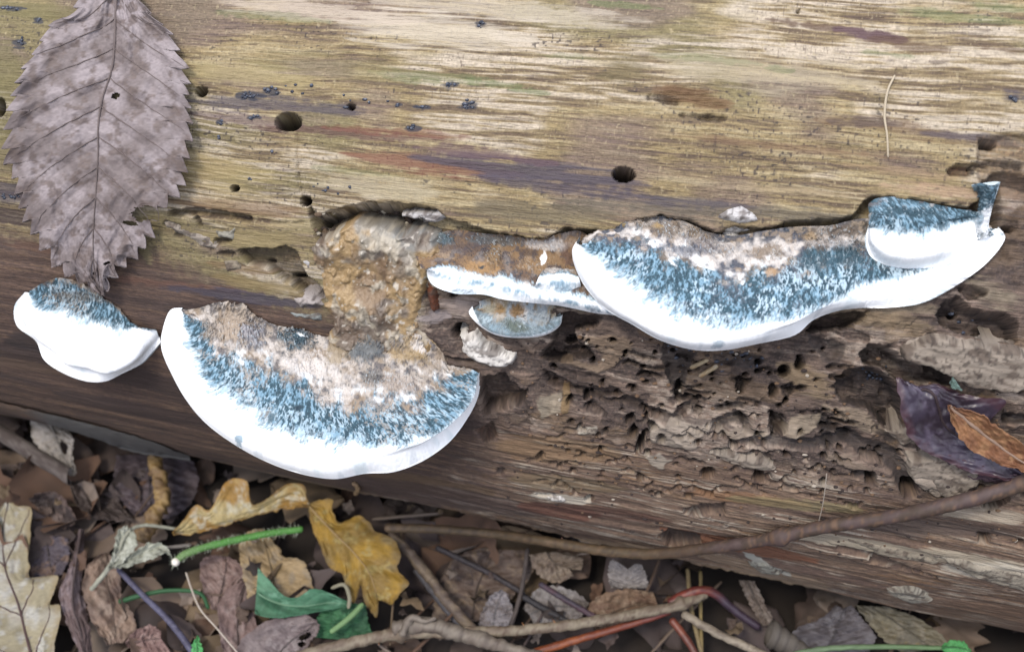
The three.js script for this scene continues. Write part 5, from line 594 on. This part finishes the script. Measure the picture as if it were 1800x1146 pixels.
const hs = twig('hairy_stem', 'bright green hairy stem lying below the yellow leaf', 'stem', [[304, 990, 34], [322, 976, 35], [360, 962, 36], [410, 950, 36], [470, 938, 36], [532, 930, 36]], onGround, 1.7, 1.5, (u, l, a) => { const g = 0.75 + 0.5 * fbm(l * 0.5, a * 1.3, 3); return mix3(col(126, 164, 96), col(94, 164, 70), ss(0.05, 0.4, u)).map(c => c * g); }, { lump: 0.2 });
{ const hairs = []; for (let k = 0; k < 520; k++) { const u = rnd() ** 1.4 * 0.98, p = hs.curvePts.getPointAt(u), a = rr(0, 6.28), d = V(rr(-0.6, 0.2), Math.sin(a), Math.cos(a)).normalize(), L = rr(0.0015, 0.0038), q = p.clone().addScaledVector(d, L); const t = new THREE.CylinderGeometry(0.00005, 0.0001, 1, 3, 1); t.translate(0, 0.5, 0); t.scale(1, L, 1); t.applyQuaternion(new THREE.Quaternion().setFromUnitVectors(V(0, 1, 0), d)); t.translate(p.x, p.y, p.z); hairs.push(t); } const m = part('hair', mergeGeometries(hairs), new THREE.MeshStandardMaterial({ color: new THREE.Color().setRGB(0.42, 0.46, 0.36), roughness: 0.9 }), hs); m.userData.kind = 'stuff'; const e = new THREE.SphereGeometry(0.0019, 10, 8), p = onGround(308, 988, 34.5); e.translate(p.x, p.y, p.z); part('cut_tip', e, new THREE.MeshStandardMaterial({ color: new THREE.Color().setRGB(0.6, 0.56, 0.5) }), hs); }
twig('slate_stem', 'smooth blue-grey stem sloping to the bottom edge at left', 'stem', [[206, 1000, 27], [250, 1046, 27], [300, 1096, 27], [352, 1166, 27]], onGround, 1.2, 1.5, woodTone(col(96, 94, 122), col(84, 80, 104), col(120, 118, 140)), { lump: 0.08 });
twig('white_stalk', 'hair-thin white curved stalk left of the rosy-brown leaves', 'stalk', [[326, 1006, 30], [336, 1036, 30], [352, 1072, 30], [380, 1104, 29], [424, 1156, 28]], onGround, 0.45, 0.35, () => col(220, 206, 190), { lump: 0.05, sides: 7 });
twig('grass_blade', 'dark green arching grass blade left of the white stalk', 'grass blade', [[208, 1058, 20], [250, 1046, 23], [300, 1038, 24], [352, 1044, 22], [366, 1070, 18]], onGround, 1.2, 0.8, (u) => mix3(col(40, 96, 52), col(50, 110, 60), u), { lump: 0.05 });
twig('flower_stem', 'pale green stem skimming the bottom edge at right', 'stem', [[1360, 1160, 30], [1440, 1142, 32], [1540, 1137, 33], [1656, 1139, 34]], onGround, 1.3, 1.0, (u, l, a) => { const g = 0.7 + 0.6 * fbm(l * 0.4, a, 3); return mix3(col(124, 144, 112), col(112, 146, 96), u).map(c => c * g); }, { lump: 0.2 });
const ws = twig('woolly_stalk', 'pale woolly withered stalk with two drooping leaves, lower left', 'stalk', [[158, 1038, 34], [186, 1004, 35], [206, 970, 36], [222, 938, 37], [246, 924, 36], [310, 930, 33]], onGround, 1.1, 0.7, woodTone(col(190, 190, 170), col(164, 164, 146), col(206, 206, 190)), { lump: 0.3 });
{ const wo = { c: [col(188, 190, 172), col(160, 162, 146), col(206, 208, 194)], wave: 1.6, n: 50, half: 10, seed: 61, nv: 6 }; part('drooping_leaf', leafNet([[190, 998, 37], [200, 960, 39], [206, 934, 40], [222, 922, 38]], [[192, 1000, 36], [214, 965, 36], [226, 930, 37]], [[194, 1002, 37], [228, 976, 39], [240, 958, 39], [230, 926, 38]], onGround, wo).geo, leafMat, ws); part('drooping_leaf', leafNet([[200, 996, 36], [236, 968, 39], [266, 954, 40], [288, 958, 38], [300, 976, 34]], [[200, 998, 36], [240, 978, 36], [272, 966, 37], [300, 978, 34]], [[202, 1000, 36], [246, 990, 38], [270, 982, 38], [290, 970, 36], [301, 980, 34]], onGround, { ...wo, seed: 62 }).geo, leafMat, ws); }
twig('thin_stalk', 'thin grey stalk lying beside the woolly withered stalk', 'stalk', [[262, 966, 34], [300, 962, 34], [336, 958, 34]], onGround, 0.8, 0.8, woodTone(col(150, 142, 134), col(128, 120, 114), col(110, 100, 96)), { seed: 20 });
{ const P = [], C = [], n = 40, m = 16; for (let j = 0; j < m; j++) for (let i = 0; i < n; i++) { const u = i / (n - 1), a = u * 14, r = 0.0062 * (1 - 0.5 * u), b = onGround(lerp(1352, 1420, u), lerp(1112, 1152, u), 22), t = j / (m - 1) * 6.28; const R = r * (0.85 + 0.18 * Math.abs(Math.sin(a))); P.push(b.clone().addScaledVector(UP, R * Math.sin(t)).addScaledVector(FW, R * Math.cos(t)).addScaledVector(RT, 0.002 * Math.sin(t))); C.push(mix3(col(92, 84, 78), col(122, 114, 106), fbm(u * 10, t, 2))); } single('ridged_shell', gridGeo(P, n, m, 0, m - 1, null, null, C), leafMat, 'dark ridged coil half buried in litter at lower right', 'shell'); }
// threads and scraps on the wood
twig('plant_fibre', 'thin white fibre lying upright across the pale wood, upper right', 'fibre', [[1574, 132, 1.4], [1561, 160, 1.8], [1556, 204, 1.6], [1560, 236, 1.8], [1562, 276, 1.4]], (x, y, h) => onLog(x, y, h), 0.42, 0.32, () => col(228, 210, 180), { lump: 0.3, sides: 7 });
twig('plant_fibre', 'hair-fine pale fibre hanging down to the bramble stem', 'fibre', [[1454, 832, 2], [1451, 860, 3], [1446, 892, 3], [1440, 916, 3]], (x, y, h) => onLog(x, y, h), 0.2, 0.16, () => col(214, 200, 184), { lump: 0.1, sides: 5 });
twig('straw_bit', 'upper of two straw-coloured bits in the dark rot under the large right bracket', 'straw', [[1214, 647, -2], [1246, 632, -1.5]], (x, y, h) => onLog(x, y, h), 0.8, 0.7, woodTone(col(206, 186, 150), col(180, 156, 118), col(150, 120, 90)), { seed: 30 });
twig('straw_bit', 'lower of two straw-coloured bits in the dark rot under the large right bracket', 'straw', [[1230, 662, -2], [1262, 642, -1.5]], (x, y, h) => onLog(x, y, h), 0.8, 0.9, woodTone(col(206, 186, 150), col(180, 150, 110), col(220, 210, 200)), { seed: 31 });
twig('wood_crumb', 'small tan wood crumb stuck on the log below the largest left bracket', 'crumb', [[621, 848, 1], [627, 856, 2], [625, 868, 1.5]], (x, y, h) => onLog(x, y, h), 1.0, 0.9, woodTone(col(190, 160, 120), col(160, 130, 96), col(130, 104, 80)), { lump: 0.6, seed: 32 });
// part of the log: pale split edge low on the left, blue-black mould, crumbs of bored wood
{ const A = resample([[-30, 700, 1.5], [60, 722, 1.5], [150, 744, 1.6], [240, 768, 1.6], [332, 802, 1]], 120), B = resample([[-30, 716, 2], [60, 738, 2.2], [150, 766, 2.4], [240, 796, 2.2], [334, 810, 1]], 120), P = [], C = []; for (let j = 0; j < 7; j++) for (let i = 0; i < 120; i++) { const w = j / 6, a = A[i], b = B[i]; P.push(onLog(lerp(a.x, b.x, w), lerp(a.y, b.y, w) + 2 * (vn(i * 0.3, j) - 0.5), lerp(a.z, b.z, w) + 0.6 * Math.sin(w * 3.14) + 0.5 * (fbm(i * 0.15, j * 0.6, 2) - 0.5))); C.push(mix3(mix3(col(160, 120, 90), col(136, 134, 132), ss(20, 40, i)), col(108, 104, 102), fbm(i * 0.12, j, 3))); } part('split_edge', gridGeo(P, 120, 7, 0, 6, null, null, C), woodPiece, log, 'pale grey split edge of wood'); }
function lumps(name, spots, parent, mat, tone) { const gs = []; for (const [x, y, r, h] of spots) { const g = new THREE.IcosahedronGeometry(1, 1), p = g.attributes.position, c = []; for (let k = 0; k < p.count; k++) { const a = p.getX(k), b = p.getY(k), d = p.getZ(k), f = 0.75 + 0.5 * vn(a * 1.7 + x, b * 1.7 + d + y); p.setXYZ(k, a * f, b * f, d * f * 0.8); const t = tone(a, b, x); c.push(...t); } g.setAttribute('color', new THREE.Float32BufferAttribute(c, 3)); g.deleteAttribute('uv'); g.rotateZ(x); g.scale(r * rr(0.8, 1.5) / 1000, r / 1000, r / 1000); const q = ST(x, y), o = logPoint(q[0], q[1], sampleH(q[0], q[1]) + (h ?? 0)); g.translate(o.x, o.y, o.z); g.computeVertexNormals(); gs.push(g); } const m = part(name, mergeGeometries(gs), mat, parent); m.userData.kind = 'stuff'; return m; }
{ const sp = []; for (const [x, y, sx, sy, n] of [[440, 168, 22, 7, 14], [475, 158, 14, 8, 9], [445, 206, 8, 6, 5], [385, 214, 6, 5, 4], [384, 241, 3, 3, 2], [438, 316, 5, 4, 3], [476, 266, 3, 3, 2], [790, 148, 12, 7, 8], [822, 184, 16, 9, 14], [740, 188, 12, 5, 7], [696, 184, 8, 4, 5], [724, 224, 12, 5, 6], [66, 36, 8, 5, 6], [34, 75, 10, 12, 7], [22, 15, 20, 5, 6], [845, 42, 8, 8, 5], [520, 165, 60, 20, 8], [640, 175, 60, 20, 7], [600, 330, 90, 30, 7], [1780, 175, 10, 6, 5], [20, 345, 20, 6, 8], [1300, 640, 60, 24, 22], [1190, 640, 30, 40, 24], [1540, 700, 40, 30, 14], [1720, 580, 50, 20, 12]]) for (let k = 0; k < n; k++) sp.push([x + sx * (rnd() + rnd() - 1), y + sy * (rnd() + rnd() - 1), rr(0.26, 0.75), 0]); lumps('mould_dots', sp, log, VC({ roughness: 0.45 }), (a, b) => b > 0.5 ? col(104, 112, 130) : col(66, 72, 88)); }
{ const sp = []; for (let k = 0; k < 330; k++) sp.push([lerp(552, 730, rnd()), 366 + 60 * rnd() * rnd() + 10, rr(0.5, 1.5), rr(0, 1.2)]); for (let k = 0; k < 60; k++) sp.push([rr(600, 740), rr(385, 450), rr(0.4, 1.1), 5]); lumps('bore_crumbs', sp, log, VC({ roughness: 0.9 }), (a, b, x) => (Math.sin(x * 37) > 0.72 ? col(226, 214, 192) : Math.sin(x * 37) > -0.2 ? col(120, 98, 76) : col(76, 62, 54))); }
{ const sp = []; for (let k = 0; k < 420; k++) { const x = rr(880, 1790), y = 560 + (x - 880) * 0.1 + rr(0, 360); sp.push([x, y, rr(0.25, 0.75), 0.1]); } lumps('wood_crumbs', sp, log, VC({ roughness: 0.9 }), (a, b, x) => (Math.sin(x * 91) > 0.96 ? col(220, 206, 188) : Math.sin(x * 91) > 0 ? col(140, 110, 84) : col(70, 56, 52))); }
// ---------------------------------------------------------------- leaf litter: a carpet nobody could count
{
  const gs = [], T = [[118, 96, 82], [92, 76, 68], [140, 120, 104], [104, 90, 88], [128, 108, 84], [78, 64, 60], [150, 134, 122], [112, 84, 66]];
  for (let k = 0; k < 640; k++) {
    const n = 14, m = 7, L = rr(0.02, 0.05), W = L * rr(0.3, 0.55), bend = rr(-1.4, 1.4), cup = rr(-1.2, 1.2), P = [], C = [], t = T[Math.floor(rnd() * T.length)], c0 = col(...t), lob = rnd() < 0.5 ? 0.3 : 0.05, ph = rr(0, 6);
    const e = new THREE.Euler(rr(-0.32, 0.32), rr(0, 6.28), rr(-0.32, 0.32)), x = rr(-0.42, 0.42), z = rr(-0.22, 0.24), y = GROUND + rr(0.002, 0.016);
    for (let j = 0; j < m; j++) for (let i = 0; i < n; i++) { const u = i / (n - 1), s = j / (m - 1) * 2 - 1, w = Math.sin(Math.PI * u ** 0.8) ** 0.7 * (1 + lob * Math.sin(u * 18 + ph)); const p = V((u - 0.5) * L, bend * L * (u - 0.5) ** 2 + cup * W * s * s * 0.5 + 0.004 * (fbm(u * 4 + k, s * 2, 2) - 0.5), s * w * W).applyEuler(e); P.push(p.add(V(x, y, z))); const f = 0.62 + 1.0 * fbm(u * 6 + k * 3, s * 3, 3), v = Math.abs(s) < 0.1 ? 0.7 : 1; C.push([c0[0] * f * v, c0[1] * f * v, c0[2] * f * v]); }
    gs.push(gridGeo(P, n, m, 0, m - 1, null, null, C));
  }
  for (let k = 0; k < 140; k++) { const x = rr(-0.4, 0.4), z = rr(-0.15, 0.22), y = GROUND + rr(0.006, 0.024), a = rr(0, 6.28), L = rr(0.02, 0.07), c = col(...T[k % 8]), P = [0, 0.5, 1].map(u => V(x + Math.cos(a) * L * u + rr(-0.003, 0.003), y + rr(-0.003, 0.003), z + Math.sin(a) * L * u)); const g = tube(P, () => rr(0.0004, 0.0005) + (k % 5) * 0.0001, { color: () => c, n: 12, sides: 6 }); gs.push(g); }
  for (let k = 0; k < 420; k++) { const n = 5, m = 4, L = rr(0.003, 0.010), P = [], C = [], c0 = col(...T[Math.floor(rnd() * 8)], 0.25 + 0.4 * rnd()), e = new THREE.Euler(rr(-0.8, 0.8), rr(0, 6.28), rr(-0.8, 0.8)), x = rr(-0.3, 0.3), z = rr(-0.12, 0.2), y = GROUND + rr(0.006, 0.024); for (let j = 0; j < m; j++) for (let i = 0; i < n; i++) { const u = i / 4 - 0.5, s = j / 3 - 0.5, f = 0.6 + 0.8 * vn(i * 1.3 + k, j * 1.7); P.push(V(u * L * f, L * 0.5 * (vn(i + k, j) - 0.5), s * L * 0.7 * f).applyEuler(e).add(V(x, y, z))); C.push(c0); } gs.push(gridGeo(P, n, m, 0, m - 1, null, null, C)); }
  const g = mergeGeometries(gs.map(q => { q.deleteAttribute('uv'); return q; })), o = new THREE.Mesh(g, VC({ roughness: 0.85 })); o.name = 'leaf_litter'; o.userData.kind = 'stuff'; o.castShadow = o.receiveShadow = true; scene.add(o);
}
// ---------------------------------------------------------------- ground
{
  const xs = [-20, -8, -3, -1.2], zs = [-20, -8, -3, -1.2]; for (let x = -0.5; x <= 0.5; x += 0.006) xs.push(x); for (let z = -0.3; z <= 0.5; z += 0.006) zs.push(z); for (const e of [1.2, 3, 8, 20]) { xs.push(e); zs.push(e); }
  const n = xs.length, m = zs.length, pos = [], idx = [], cl = [];
  for (let j = 0; j < m; j++) for (let i = 0; i < n; i++) { const x = xs[i], z = zs[j]; pos.push(x, GROUND + 0.012 * (fbm(x * 25, z * 25, 3) - 0.5) + 0.008 * (vn(x * 120, z * 120) - 0.5), z); const c = mix3(col(34, 28, 25), col(58, 46, 38), fbm(x * 90, z * 90, 2)); cl.push(...c); }
  for (let j = 0; j < m - 1; j++) for (let i = 0; i < n - 1; i++) { const a = j * n + i; idx.push(a, a + n, a + 1, a + 1, a + n, a + n + 1); }
  const g = new THREE.BufferGeometry(); g.setAttribute('position', new THREE.Float32BufferAttribute(pos, 3)); g.setAttribute('color', new THREE.Float32BufferAttribute(cl, 3)); g.setIndex(idx); g.computeVertexNormals();
  const o = new THREE.Mesh(g, new THREE.MeshStandardMaterial({ vertexColors: true, roughness: 0.95 })); o.name = 'ground'; o.userData.kind = 'structure'; o.receiveShadow = o.castShadow = true; scene.add(o);
}
renderer.render(scene, camera);
